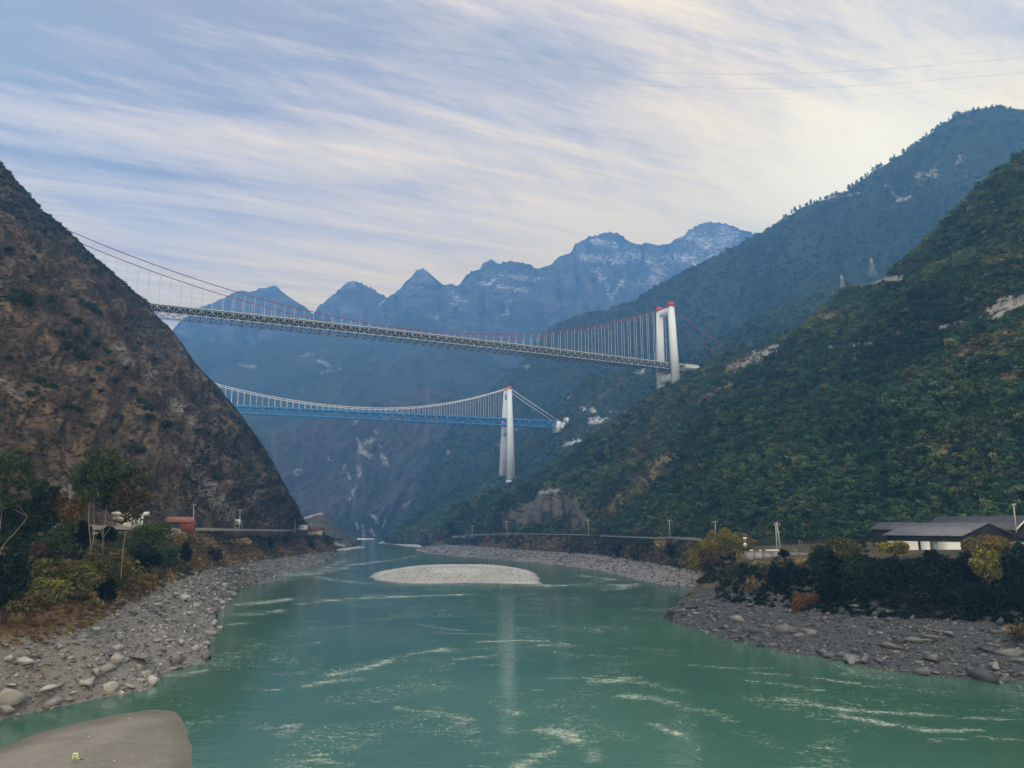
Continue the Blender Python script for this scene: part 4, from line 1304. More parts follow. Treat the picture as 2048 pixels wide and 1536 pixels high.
def scatter_stuff(name, T, n, rows, size, palette, weights, seed, temps, mat, label, cat, cond=None, clump=0.02, var=0.2, flatz=(0.7, 1.1), xlim=(-400, 2450)):
    rng = np.random.default_rng(abs(int(seed)) + 1)
    P = T.sample(n, rng, rows)
    px, py = topx(P)
    ok = (px > xlim[0]) & (px < xlim[1])
    if cond is not None:
        ok &= cond(P, px, py, rng)
    P = P[ok]
    m = len(P)
    nz = fbm(P * clump, 3) * 1.0 + fbm(P * clump * 0.3 + 5, 2) * 0.9 + rng.normal(0, 0.20, m)
    w = np.cumsum(np.asarray(weights, float)); w /= w[-1]
    rank = np.argsort(np.argsort(nz)) / max(m - 1, 1)
    rank = np.argsort(np.argsort(rank + rng.normal(0, 0.08, m))) / max(m, 1)
    C = np.asarray(palette, float)[np.searchsorted(w, rank)]
    C = C * rng.uniform(1 - var, 1 + var, (m, 1))
    s = size(P, rng)
    S = np.stack([s * rng.uniform(0.8, 1.3, m), s * rng.uniform(0.8, 1.3, m), s * rng.uniform(flatz[0], flatz[1], m)], 1)
    V, Fa, CC = replicate(temps, P, S, rng.uniform(0, 6.28, m), C, rng)
    o = mesh_np(name, V, Fa, mat, attrs={'col': CC})
    tag(o, label, cat, kind='stuff')
    return o


T_big = bush_templates(7, 130, 0.145, 100)
T_mid = bush_templates(9, 72, 0.175, 200)
T_far = bush_templates(6, 22, 0.36, 300)
T_dry = bush_templates(7, 34, 0.20, 400, 0.8, 2.2)
GREENS = [(0.021, 0.048, 0.038), (0.032, 0.074, 0.050), (0.050, 0.100, 0.056), (0.080, 0.126, 0.062), (0.122, 0.150, 0.068), (0.135, 0.145, 0.074), (0.066, 0.062, 0.048), (0.115, 0.075, 0.040)]


def noscar(strokes, th=0.3, ex=1.0):
    return lambda P, px, py, rng: paint(P, strokes, ex) < th + rng.uniform(-0.2, 0.2, len(P))


tan_s = [([(1215, 1025), (1265, 985), (1340, 915)], 20), ([(1640, 632), (1730, 628)], 9), ([(1780, 665), (1840, 660)], 9), ([(1930, 705), (2000, 670), (2048, 650)], 24), ([(1450, 745), (1520, 705)], 8), ([(1400, 800), (1460, 770)], 10), ([(1960, 525), (2048, 505)], 10), ([(2000, 760), (2048, 750)], 10), ([(1840, 890), (1890, 900)], 12), ([(1100, 1000), (1140, 985)], 10)]
pale_s = [([(1462, 738), (1500, 722)], 8), ([(1508, 712), (1550, 698)], 13), ([(1655, 696), (1742, 686)], 5), ([(1705, 572), (1750, 560), (1805, 556)], 9), ([(1880, 655), (1935, 642)], 6), ([(1985, 628), (2025, 605), (2060, 600)], 18), ([(1080, 985), (1112, 982)], 8), ([(1030, 1040), (1100, 1010), (1150, 1030)], 26)]
scatter_stuff('hillside_scrub', TC, 37000, (0.0, 1.0), lambda P, r: (1.75 + 0.0022 * P[:, 1]) * (0.55 + 1.0 * r.power(0.6, len(P)) ** 1.5), GREENS, [2, 4, 4.5, 3.4, 1.5, 0.4, 0.7, 0.05], 21, T_mid, LEAF,
              'dense green scrub covering the whole right hillside', 'scrub', lambda P, px, py, r: (paint(P, pale_s) < r.uniform(0.1, 0.5, len(P))) & (paint(P, tan_s) < r.uniform(0.1, 1.4, len(P))), 0.012)
scatter_stuff('slope_foot_scrub', TC, 16000, (0.35, 1.0), lambda P, r: (1.5 + 0.0016 * P[:, 1]) * r.uniform(0.6, 1.4, len(P)), GREENS[:6], [3, 4, 4, 2.5, 1, 0.3], 30, T_mid, LEAF, 'closer green scrub at the foot of the right hillside', 'scrub',
              lambda P, px, py, r: (P[:, 1] < 620) & (px > 1180) & (paint(P, pale_s) < 0.3) & (paint(P, tan_s) < r.uniform(0.1, 1.2, len(P))), 0.02)
scatter_stuff('dry_tufts', TC, 60000, (0.0, 1.0), lambda P, r: (0.8 + 0.0016 * P[:, 1]) * r.uniform(0.5, 1.3, len(P)), [(0.11, 0.10, 0.055), (0.16, 0.135, 0.075), (0.215, 0.175, 0.10), (0.085, 0.095, 0.045)], [2, 3, 2, 2], 37, T_dry, DRYLEAF, 'straw coloured grass tufts on the open patches of the right hillside', 'grass',
              lambda P, px, py, r: paint(P, tan_s) > r.uniform(0.15, 1.0, len(P)), 0.03)
scatter_stuff('slope_trees', TC, 1500, (0.0, 1.0), lambda P, r: (2.6 + 0.0035 * P[:, 1]) * r.uniform(0.7, 1.3, len(P)), [(0.016, 0.036, 0.030), (0.026, 0.056, 0.038), (0.050, 0.090, 0.046), (0.085, 0.110, 0.050)], [3, 3, 2, 1], 36, T_big, LEAF, 'larger rounded tree crowns standing out of the right hillside scrub', 'woods',
              lambda P, px, py, r: (paint(P, pale_s) < 0.1) & (paint(P, tan_s) < 0.3), 0.02, flatz=(0.9, 1.3))
scatter_stuff('spur_scrub', TD, 9000, (0.0, 1.0), lambda P, r: 4.2 * r.uniform(0.6, 1.4, len(P)), GREENS[:6], [2.5, 4, 4, 2, 0.8, 0.4], 22, T_far, LEAF, 'green scrub on the spur behind the blue bridge tower', 'scrub',
              noscar([([(1180, 845), (1215, 838)], 10), ([(1165, 817), (1195, 823)], 6), ([(1130, 888), (1160, 880)], 8), ([(904, 1045), (906, 1060)], 5)]), 0.006)
scatter_stuff('mountain_woods', TE, 9000, (0.0, 0.9), lambda P, r: 6.5 * r.uniform(0.6, 1.4, len(P)), GREENS[:5], [3, 4, 3, 1.5, 0.6], 23, T_far, LEAF, 'dark woods on the high mountain behind the right hillside', 'woods', None, 0.003)
DRY = [(0.026, 0.038, 0.024), (0.042, 0.040, 0.030), (0.064, 0.050, 0.041), (0.090, 0.066, 0.050), (0.120, 0.086, 0.056), (0.18, 0.125, 0.062), (0.12, 0.058, 0.036)]
scatter_stuff('dry_scrub', TA, 30000, (0.0, 1.0), lambda P, r: (0.55 + 0.0011 * P[:, 1]) * r.uniform(0.5, 1.5, len(P)), DRY, [3.2, 3, 2.6, 2.4, 1.4, 0.6, 0.12], 24, T_dry, DRYLEAF, 'low brown scrub over the dry left hillside', 'scrub', None, 0.02, flatz=(0.45, 0.8))
scatter_stuff('hilltop_scrub', TA, 5000, (0.0, 0.5), lambda P, r: 2.0 * r.uniform(0.5, 1.5, len(P)), [(0.018, 0.032, 0.020), (0.028, 0.044, 0.024)], [1, 1], 25, T_mid, LEAF, 'dark green scrub along the crest of the left hill', 'scrub',
              lambda P, px, py, r: paint(P, [([(0, 345), (100, 440), (150, 485), (215, 545)], 20), ([(0, 400), (60, 425), (120, 465)], 26), ([(230, 560), (290, 610)], 7), ([(420, 775), (500, 870), (545, 940)], 6), ([(540, 960), (600, 1045)], 14), ([(600, 1040), (655, 1075)], 14)]) > r.uniform(0.1, 0.9, len(P)), 0.05)
scatter_stuff('bank_scrub', TL, 9500, (0.03, 0.56), lambda P, r: (0.35 + 0.0016 * P[:, 1]) * r.uniform(0.5, 1.5, len(P)), [(0.035, 0.044, 0.022), (0.075, 0.065, 0.028), (0.105, 0.065, 0.036), (0.15, 0.10, 0.05), (0.22, 0.165, 0.08), (0.11, 0.055, 0.032)], [2, 2, 3, 3, 1.6, 0.6], 26, T_dry, DRYLEAF,
              'brown and straw coloured scrub on the left river bank', 'scrub', None, 0.03)
scatter_stuff('roadside_scrub', TRF, 2600, (0.05, 0.45), lambda P, r: (0.5 + 0.0018 * P[:, 1]) * r.uniform(0.5, 1.5, len(P)), [(0.020, 0.032, 0.020), (0.040, 0.048, 0.024), (0.085, 0.065, 0.036), (0.18, 0.135, 0.065), (0.22, 0.17, 0.09)], [3, 3, 2, 1.4, 0.8], 27, T_dry, DRYLEAF,
              'mixed scrub below the road on the far right bank', 'scrub', None, 0.02)
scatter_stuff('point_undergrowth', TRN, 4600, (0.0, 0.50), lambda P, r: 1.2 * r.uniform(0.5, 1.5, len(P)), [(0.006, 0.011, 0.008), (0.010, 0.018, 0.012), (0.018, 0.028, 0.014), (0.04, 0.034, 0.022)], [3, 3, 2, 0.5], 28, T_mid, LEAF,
              'dark undergrowth on the near right bank below the shed', 'undergrowth', lambda P, px, py, r: ~((px > 1735) & (px < 1925) & (py < 1122)) & ~((px > 1475) & (px < 1655) & (py < 1138)) & ~((px < 1432) & (py > 1168)), 0.04)

scatter_stuff('bank_thicket', TL, 2600, (0.05, 0.50), lambda P, r: 1.5 * r.uniform(0.5, 1.6, len(P)), [(0.018, 0.028, 0.016), (0.034, 0.046, 0.020), (0.068, 0.070, 0.026), (0.105, 0.095, 0.032), (0.10, 0.068, 0.034)], [2, 3, 3, 1.5, 1.5], 29, T_big, LEAF,
              'tangled green and olive undergrowth among the left bank trees', 'undergrowth', lambda P, px, py, r: (px < 330) & (py > 1050) & (py < 1235 - 0.22 * np.maximum(px, 0)), 0.05)

# ------------------------------------------------------------------ stones of the banks
def stone_mat(name, a, b, rnd=True):
    m, t = new_mat(name)
    co = t.n('ShaderNodeTexCoord').outputs['Object']
    at_ = t.n('ShaderNodeAttribute', attribute_name='col').outputs['Fac']
    oi = t.n('ShaderNodeObjectInfo').outputs['Random']
    v = oi if rnd else at_
    col = t.mix(v, a, b)
    n = t.noise(co, 1.3, 6, 0.7)
    col = t.mix(t.math('MULTIPLY', t.step(n, 0.45, 0.7), 0.5), col, tuple(x * 0.55 for x in a))
    finish(t, col, 0.9, 0.15, t.noise(co, 3.0, 5, 0.7), 0.12, 0.6)
    return m


STONE_L = stone_mat('grey_boulder', (0.13, 0.133, 0.14), (0.32, 0.322, 0.325))
STONE_R = stone_mat('slate_boulder', (0.045, 0.052, 0.064), (0.165, 0.172, 0.185))
RUB_L = stone_mat('grey_rubble', (0.065, 0.068, 0.076), (0.46, 0.465, 0.475), False)
RUB_R = stone_mat('slate_rubble', (0.024, 0.029, 0.038), (0.205, 0.215, 0.235), False)
ROCKS = [rock_template(500 + k, 0.55 + 0.07 * (k % 4), 8) for k in range(10)]
SLABS = [rock_template(600 + k, 0.35) for k in range(6)]


def rubble(name, T, n, rows, size, mat, seed, label, xlim=(-350, 2450), power=2.2):
    rng = np.random.default_rng(abs(int(seed)) + 1)
    P = T.sample(n, rng, rows)
    px, py = topx(P)
    P = P[(px > xlim[0]) & (px < xlim[1]) & (P[:, 2] > -0.35)]
    m = len(P)
    s = size(P) * (0.5 + 1.7 * rng.power(0.45, m) ** power)
    V, Fa, CC = replicate(ROCKS + SLABS, P + np.array([0, 0, 0.06]) * s[:, None], np.stack([s * rng.uniform(0.8, 1.5, m), s, s * rng.uniform(0.7, 1.1, m)], 1), rng.uniform(0, 6.28, m),
                          rng.beta(1.4, 2.6, (m, 1)).repeat(3, 1), rng)
    tag(mesh_np(name, V, Fa, mat, attrs={'col': CC[:, 0]}), label, 'rubble', kind='stuff')


rubble('bank_rubble', TL, 15000, (0.50, 0.985), lambda P: 0.16 + 0.0013 * P[:, 1], RUB_L, 31, 'small grey stones strewn over the left bank')
rubble('far_rubble', TRF, 7000, (0.42, 0.97), lambda P: 0.10 + 0.0013 * P[:, 1], RUB_R, 32, 'grey stones along the far right shore')
rubble('slate_rubble', TRN, 15000, (0.36, 0.985), lambda P: 0.16 + 0.0013 * P[:, 1], RUB_R, 33, 'dark slate rubble on the near right bank')

rubble('boulder_field', TL, 2400, (0.57, 0.985), lambda P: 0.42 + 0.0011 * P[:, 1], RUB_L, 34, 'mid sized broken rock heaped over the left bank', (-350, 520), 1.6)
rubble('slate_field', TRN, 2000, (0.44, 0.985), lambda P: 0.40 + 0.0011 * P[:, 1], RUB_R, 35, 'mid sized broken slate heaped over the near right bank', (1300, 2450), 1.6)

_rock_me = {}


def boulder(P, s, rz, mat, k, label, group, slab=False):
    key = (k, slab, mat.name)
    if key not in _rock_me:
        V, Fa = (SLABS if slab else ROCKS)[k]
        o = mesh_np('boulder', V, Fa, mat)
        _rock_me[key] = o.data
    else:
        o = bpy.data.objects.new('boulder', _rock_me[key])
        COL.objects.link(o)
    o.location = tuple(P)
    o.scale = tuple(s)
    o.rotation_euler = (0, 0, rz)
    return tag(o, label, 'boulder', group)


GL_, GR_ = 'boulders on the left bank', 'boulders on the near right bank'
for px, py, r, k, lab in [
    (279, 1335, 17, 1, 'tall pointed grey boulder near the water in the middle of the left bank'), (352, 1328, 17, 3, 'large pale grey boulder at the water just left of the outermost rock'),
    (300, 1368, 14, 5, 'pale wedge shaped boulder at the tip of the left shore, nearest the sandbar'), (222, 1376, 17, 2, 'broad grey boulder on the shoreline opposite the sandbar'),
    (26, 1405, 30, 7, 'largest layered grey boulder at the left edge of the shore'), (105, 1408, 15, 4, 'square grey boulder at the water beside the largest layered one'),
    (411, 1318, 13, 6, 'low flat boulder standing farthest out in the water on the left'), (362, 1287, 14, 0, 'dark grey boulder upslope from the outermost rock on the left bank'),
    (116, 1300, 10, 8, 'small white block lying in the brown grass above the left shore'), (326, 1268, 12, 9, 'dark brown boulder at the top of the rubble on the left bank'),
    (232, 1325, 14, 3, 'dark rounded boulder left of the tall pointed one'), (192, 1345, 13, 2, 'slanting grey slab among the rubble left of the dark rounded boulder'),
    (393, 1303, 11, 5, 'pale flat topped boulder close to the water near the outermost rock')]:
    P = pick(TL, px, py)
    s = 1.35 * r * P[1] / F
    m = STONE_L
    boulder(P + np.array([0, 0, 0.25 * s]), (s * 1.1, s * 0.9, s * 1.15), px * 0.37, m, k, lab, GL_)
for px, py, r, k, lab in [
    (1685, 1312, 15, 1, 'large pale grey boulder at the water in the middle of the right shore'), (1990, 1338, 18, 3, 'broad light grey boulder at the right edge of the shore'),
    (1798, 1282, 20, 2, 'big dark blue slate slab lying in the right bank rubble'), (1848, 1342, 14, 5, 'dark angular boulder at the waterline right of the large pale one'),
    (1794, 1308, 10, 6, 'small pale flat boulder below the big slate slab'), (1815, 1222, 7, 8, 'small white stone lying just below the dark thicket'),
    (1500, 1262, 14, 4, 'grey boulder half buried near the tip of the right point'), (1900, 1272, 18, 0, 'dark slate block among the rubble at the right')]:
    P = pick(TRN, px, py)
    s = r * P[1] / F
    boulder(P + np.array([0, 0, 0.2 * s]), (s * 1.2, s * 0.9, s * 0.95), px * 0.31, STONE_R, k, lab, GR_)
rng = np.random.default_rng(41)
for T, n, rows, mat, lab, grp, xl in ((TL, 140, (0.56, 0.975), STONE_L, 'grey angular boulder among the rubble of the left bank', GL_, (-40, 480)), (TRN, 130, (0.44, 0.98), STONE_R, 'dark slate boulder among the rubble of the near right bank', GR_, (1330, 2090))):
    P = T.sample(n * 4, rng, rows)
    px, py = topx(P)
    P = P[(px > xl[0]) & (px < xl[1])][:n]
    for p in P:
        s = rng.uniform(0.5, 1.0) ** 2 * rng.uniform(1.1, 2.5) * (0.6 + p[1] / 330)
        s = max(s * (1.35 if p[2] < 4 else 1.0), 0.5)
        boulder(p + np.array([0, 0, 0.12 * s]), (s * rng.uniform(0.9, 1.5), s, s * rng.uniform(0.6, 1.1)), rng.uniform(0, 6.28), mat, int(rng.integers(0, 6)), lab, grp, bool(rng.random() < 0.3))

# ------------------------------------------------------------------ shrubs one can count
GRN = [(0.024, 0.044, 0.025), (0.034, 0.058, 0.028), (0.046, 0.072, 0.032)]
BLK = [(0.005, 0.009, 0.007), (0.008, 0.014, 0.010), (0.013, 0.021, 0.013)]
OLV = [(0.070, 0.082, 0.026), (0.10, 0.105, 0.034), (0.13, 0.125, 0.045)]
YEL = [(0.21, 0.175, 0.03), (0.17, 0.155, 0.034), (0.26, 0.205, 0.042)]
WIL = [(0.17, 0.165, 0.034), (0.215, 0.19, 0.042), (0.13, 0.135, 0.034)]
BRN = [(0.065, 0.050, 0.032), (0.090, 0.066, 0.038), (0.048, 0.040, 0.026)]
OCH = [(0.17, 0.105, 0.035), (0.13, 0.088, 0.032), (0.09, 0.068, 0.03)]
TANC = [(0.24, 0.19, 0.10), (0.30, 0.245, 0.14), (0.17, 0.135, 0.075)]
RUS = [(0.14, 0.065, 0.03), (0.11, 0.055, 0.028)]
BARK = plain_mat('pale_bark', (0.20, 0.18, 0.16), 0.9, 0.1, 0.2, 1.5, streak=(1, 1, 0.3))
BARKD = plain_mat('brown_bark', (0.09, 0.07, 0.055), 0.9, 0.1, 0.2, 1.5, streak=(1, 1, 0.3))


def bush(name, px, py, rx, ry, d, cols, label, cat='shrub', group=None, n=900, leaf=0.35, parts=True, droop=0.0, stretch=1.5, lobes=6, deep=0.8):
    """a shrub whose crown fills the ellipse (px, py, rx, ry) of the photograph at distance d"""
    C = at(px, py, d)
    a, h = rx * d / F, ry * d / F
    root = empty(name, (C[0], C[1], C[2] - h))
    tag(root, label, cat, group)
    r = np.random.default_rng(int(px * 7 + py))
    blobs = [((0, 0, h), (a * 0.78, a * 0.78 * deep, h * 0.8), 1.0)]
    for k in range(lobes):
        t = r.uniform(0, 6.28); q = r.uniform(0.25, 0.68)
        blobs.append(((a * q * math.cos(t), a * q * deep * math.sin(t), h * r.uniform(0.55, 1.55)), (a * r.uniform(0.28, 0.45), a * r.uniform(0.28, 0.45) * deep, h * r.uniform(0.25, 0.42)), 0.45))
    V, w = leaf_cloud(n, int(px * 3 + py), blobs, leaf, droop=droop, stretch=stretch)
    mesh_np('crown', V, leaf_faces(n), LEAF, root, attrs={'col': leaf_colors(n, int(px + py), cols, 0.28)})
    if parts:
        mb = MB()
        for k in range(5):
            t = r.uniform(0, 6.28); q = r.uniform(0.2, 0.6)
            e = np.array([a * q * math.cos(t), a * q * deep * math.sin(t), h * r.uniform(0.9, 1.5)])
            b0 = np.array([0.1 * e[0], 0.1 * e[1], -0.5])
            mb.tube([b0, b0 * 0.4 + e * 0.45 + np.array([0, 0, 0.1 * h]), e], [0.02 * a + 0.06, 0.012 * a + 0.04, 0.02], 5)
        mb.build('stems', BARKD, root)
    return root


# dark shrubs dotted on the left hillside
SHR = [bush_templates(1, 260, 0.12, 700 + k)[0] for k in range(5)]
shrub_me = []
for k, (V, Fa) in enumerate(SHR):
    me_o = mesh_np('shrub', V, Fa, LEAF, attrs={'col': leaf_colors(260, 700 + k, [(0.014, 0.028, 0.018), (0.020, 0.036, 0.022), (0.028, 0.046, 0.024)], 0.25)})
    shrub_me.append(me_o.data)
    bpy.data.objects.remove(me_o)
spots = [(30, 603, 17), (52, 608, 20), (44, 590, 15), (96, 601, 11), (120, 594, 7), (146, 597, 9), (162, 606, 11), (182, 616, 13), (198, 627, 11), (155, 650, 13), (122, 667, 11), (170, 672, 11), (133, 632, 8), (130, 698, 13), (151, 680, 9), (163, 708, 13), (170, 722, 12), (192, 690, 9), (213, 707, 11), (236, 733, 11),
         (255, 738, 9), (205, 742, 9), (20, 716, 8), (64, 790, 9), (80, 768, 12), (104, 776, 12), (183, 761, 6), (206, 784, 8), (232, 764, 9), (266, 785, 11), (284, 806, 12), (297, 822, 13), (304, 838, 11), (240, 838, 12), (200, 838, 12), (226, 865, 9), (192, 856, 9), (142, 816, 9), (156, 826, 9), (331, 854, 12),
         (345, 886, 9), (280, 905, 10), (262, 886, 7), (391, 866, 8), (420, 870, 8), (441, 842, 7), (412, 922, 9), (440, 956, 11), (388, 970, 13), (293, 944, 8), (256, 900, 8), (341, 940, 7), (470, 915, 8), (500, 940, 8), (520, 975, 8), (473, 980, 8), (540, 1000, 8), (310, 720, 8), (330, 760, 8), (360, 745, 7),
         (385, 810, 8), (280, 690, 7), (250, 660, 8), (225, 620, 8), (262, 640, 7), (20, 500, 9), (70, 520, 8), (110, 540, 8), (60, 560, 7), (455, 870, 7), (530, 935, 8)]
for i, (px, py, r) in enumerate(spots):
    P = pick(TA, px, py)
    s = r * P[1] / F
    o = bpy.data.objects.new('shrub', shrub_me[i % 5])
    COL.objects.link(o)
    o.location = tuple(P + np.array([0, -0.4 * s, -0.2 * s]))
    o.scale = (s * 1.4, s * 1.3, s * 1.3)
    o.rotation_euler = (0, 0, i * 1.7)
    tag(o, 'dark green rounded shrub dotted on the dry brown left hillside', 'shrub', 'dark shrubs on the left hillside')

# pines along the skyline of the high right mountain
def pine_mesh():
    r = np.random.default_rng(5)
    blobs = []
    for k in range(7):
        z = 0.35 + 0.6 * k / 6
        rad = 0.24 * (1.15 - 0.75 * k / 6)
        blobs.append(((r.uniform(-0.06, 0.06), r.uniform(-0.06, 0.06), z), (rad, rad, 0.07), rad))
    V, _ = leaf_cloud(130, 77, blobs, 0.055)
    return V


PV = pine_mesh()
pine_crown = mesh_np('crown', PV, leaf_faces(130), LEAF, attrs={'col': leaf_colors(130, 3, [(0.014, 0.024, 0.018), (0.02, 0.032, 0.02)], 0.2)})
pine_trunk = MB().tube([(0, 0, -0.15), (0.01, 0, 0.5), (0, 0, 0.95)], [0.028, 0.02, 0.006], 5).build('trunk', BARKD)
E_line = resample(E_CREST, 900)
epx, epy = topx(E_line)
rng = np.random.default_rng(51)
first = True
for q in np.concatenate([rng.uniform(1545, 2048, 88), rng.uniform(1330, 1545, 10), rng.normal(1650, 40, 14), rng.normal(1985, 30, 10)]):
    if q > 2060: continue
    p = E_line[np.argmin(abs(epx - q))]
    h = rng.uniform(9, 19) * p[1] / 2000
    root = empty('pine_tree', p + np.array([0, 6, -1.0]))
    tag(root, 'small dark pine standing on the skyline of the high right mountain', 'tree', 'pines along the right skyline')
    for src in (pine_crown, pine_trunk):
        if first:
            c = src
        else:
            c = src.copy(); COL.objects.link(c)
        c.parent = root
    root.scale = (h * rng.uniform(0.8, 1.3), h, h)
    root.rotation_euler = (0, 0, rng.uniform(0, 6.28))
    first = False


# ---- trees of the left bank
def tree(name, d, trunks, blobs, cols, label, n, leaf, cat='tree', bark=None, r0=0.13, group=None, droop=0.3):
    """trunks: pixel lines from the foot up; blobs: crown clumps (px, py, rx, ry)"""
    foot = at(trunks[0][0][0], trunks[0][0][1], d)
    root = empty(name, foot)
    tag(root, label, cat, group)
    r = np.random.default_rng(abs(int(trunks[0][0][0] * 5 + trunks[0][0][1])))
    mb = MB()
    for i, t in enumerate(trunks):
        pts = np.array([at(p[0], p[1], d) + np.array([0, r.uniform(-0.5, 0.5) * (k > 0), 0]) for k, p in enumerate(t)]) - foot
        if i == 0: pts[0][2] -= 0.8
        L = np.concatenate([[0], np.cumsum(np.linalg.norm(np.diff(pts, axis=0), axis=1))])
        tt = np.linspace(0, L[-1], 10)
        pp = np.stack([np.interp(tt, L, pts[:, k]) for k in range(3)], 1)
        pp[1:-1] = (pp[:-2] + 2 * pp[1:-1] + pp[2:]) / 4
        ra = r0 * (1.0 if i == 0 else 0.75)
        mb.tube(pp, np.linspace(ra, ra * 0.35, 10), 6)
    B3 = []
    for (px, py, rx, ry) in blobs:
        c = at(px, py, d) - foot + np.array([0, r.uniform(-1, 1) * rx * d / F * 0.5, 0])
        B3.append((c, (rx * 1.05 * d / F, rx * d / F, ry * 1.05 * d / F), rx * ry))
        for _ in range(6):                            # ragged outer sprays
            u = r.normal(size=3); u /= np.linalg.norm(u)
            B3.append((c + u * np.array([rx, rx, ry]) * d / F * r.uniform(0.9, 1.45), (rx * 0.36 * d / F, rx * 0.36 * d / F, ry * 0.3 * d / F), rx * ry * 0.11))
        # a limb out to every clump
        ends = [trunks[k][-1] for k in range(len(trunks))]
        e = min(ends, key=lambda q: (q[0] - px) ** 2 + (q[1] - py) ** 2)
        s = at(e[0], e[1], d) - foot
        mb.tube([s, (s + c) / 2 + np.array([0, 0, 0.2]), c], [r0 * 0.35, r0 * 0.22, 0.02], 5)
    mb.build('trunk', bark or BARK, root)
    n = int(n * 2.3); leaf *= 0.82
    V, w = leaf_cloud(n, int(trunks[0][0][0] * 11 + 3), B3, leaf, droop=droop, stretch=1.9)
    mesh_np('crown', V, leaf_faces(n), LEAF, root, attrs={'col': leaf_colors(n, int(trunks[0][0][0]), cols, 0.3)})
    return root


EUC = [(0.032, 0.052, 0.030), (0.048, 0.068, 0.034), (0.068, 0.084, 0.040)]
EUD = [(0.016, 0.030, 0.018), (0.026, 0.044, 0.022), (0.036, 0.054, 0.025)]
tree('eucalyptus_tree', 158, [[(-4, 1118), (6, 1090), (28, 1065), (50, 1040), (54, 1033)], [(-6, 1100), (0, 1040), (8, 995), (20, 950), (30, 925)]],
     [(4, 925, 34, 24), (38, 925, 24, 16), (52, 945, 14, 16), (10, 960, 30, 18), (45, 968, 16, 12), (-10, 1000, 22, 20), (24, 1000, 18, 14)], EUC, 'slender leaning tree with pale trunk at the far left edge', 1700, 0.34)
tree('eucalyptus_tree', 166, [[(178, 1130), (183, 1095), (176, 1062), (176, 1020), (182, 985), (190, 960)], [(183, 1095), (188, 1070), (187, 1035), (188, 1000)]],
     [(168, 948, 26, 20), (195, 915, 16, 14), (185, 935, 20, 16), (155, 960, 14, 14), (178, 985, 24, 18), (205, 950, 16, 14)], EUC, 'tall forked pale trunked tree, its crown left of the tallest one', 1700, 0.34)
tree('eucalyptus_tree', 172, [[(203, 1128), (207, 1090), (206, 1070), (213, 1020), (214, 990), (226, 968)], [(206, 1076), (199, 1056), (198, 1040)], [(206, 1076), (222, 1052), (229, 1032)]],
     [(215, 930, 24, 20), (245, 935, 22, 18), (262, 945, 16, 14), (285, 955, 12, 14), (235, 965, 26, 20), (208, 990, 20, 22), (222, 912, 14, 12)], EUC, 'tallest pale trunked tree, forking low, right of the other forked one', 2000, 0.34)
tree('eucalyptus_tree', 168, [[(242, 1150), (246, 1110), (252, 1068), (256, 1040)]],
     [(255, 1000, 24, 20), (278, 990, 18, 10), (298, 996, 12, 6), (262, 1030, 18, 16), (240, 985, 14, 12), (272, 1015, 14, 10)], BRN + EUC[:1], 'thin brownish leaved tree right of the tallest pale trunked one', 1000, 0.32)
tree('broadleaf_tree', 170, [[(62, 1110), (64, 1075), (70, 1040), (78, 1010)]], [(80, 985, 22, 18), (92, 1005, 16, 16), (70, 1015, 24, 20), (58, 1050, 22, 24), (88, 1045, 18, 22), (78, 968, 14, 10)], EUD, 'dense dark tree between the leaning tree and the ochre bushes', 1900, 0.36, bark=BARKD)
tree('broadleaf_tree', 164, [[(24, 1110), (26, 1070), (30, 1030)]], [(30, 1010, 26, 20), (14, 1040, 24, 22), (45, 1040, 20, 22), (34, 1075, 26, 22)], EUD, 'dark bushy tree behind the leaning trunk at the left edge', 1300, 0.36, bark=BARKD)
LB = 'shrubs and bushes on the left bank'
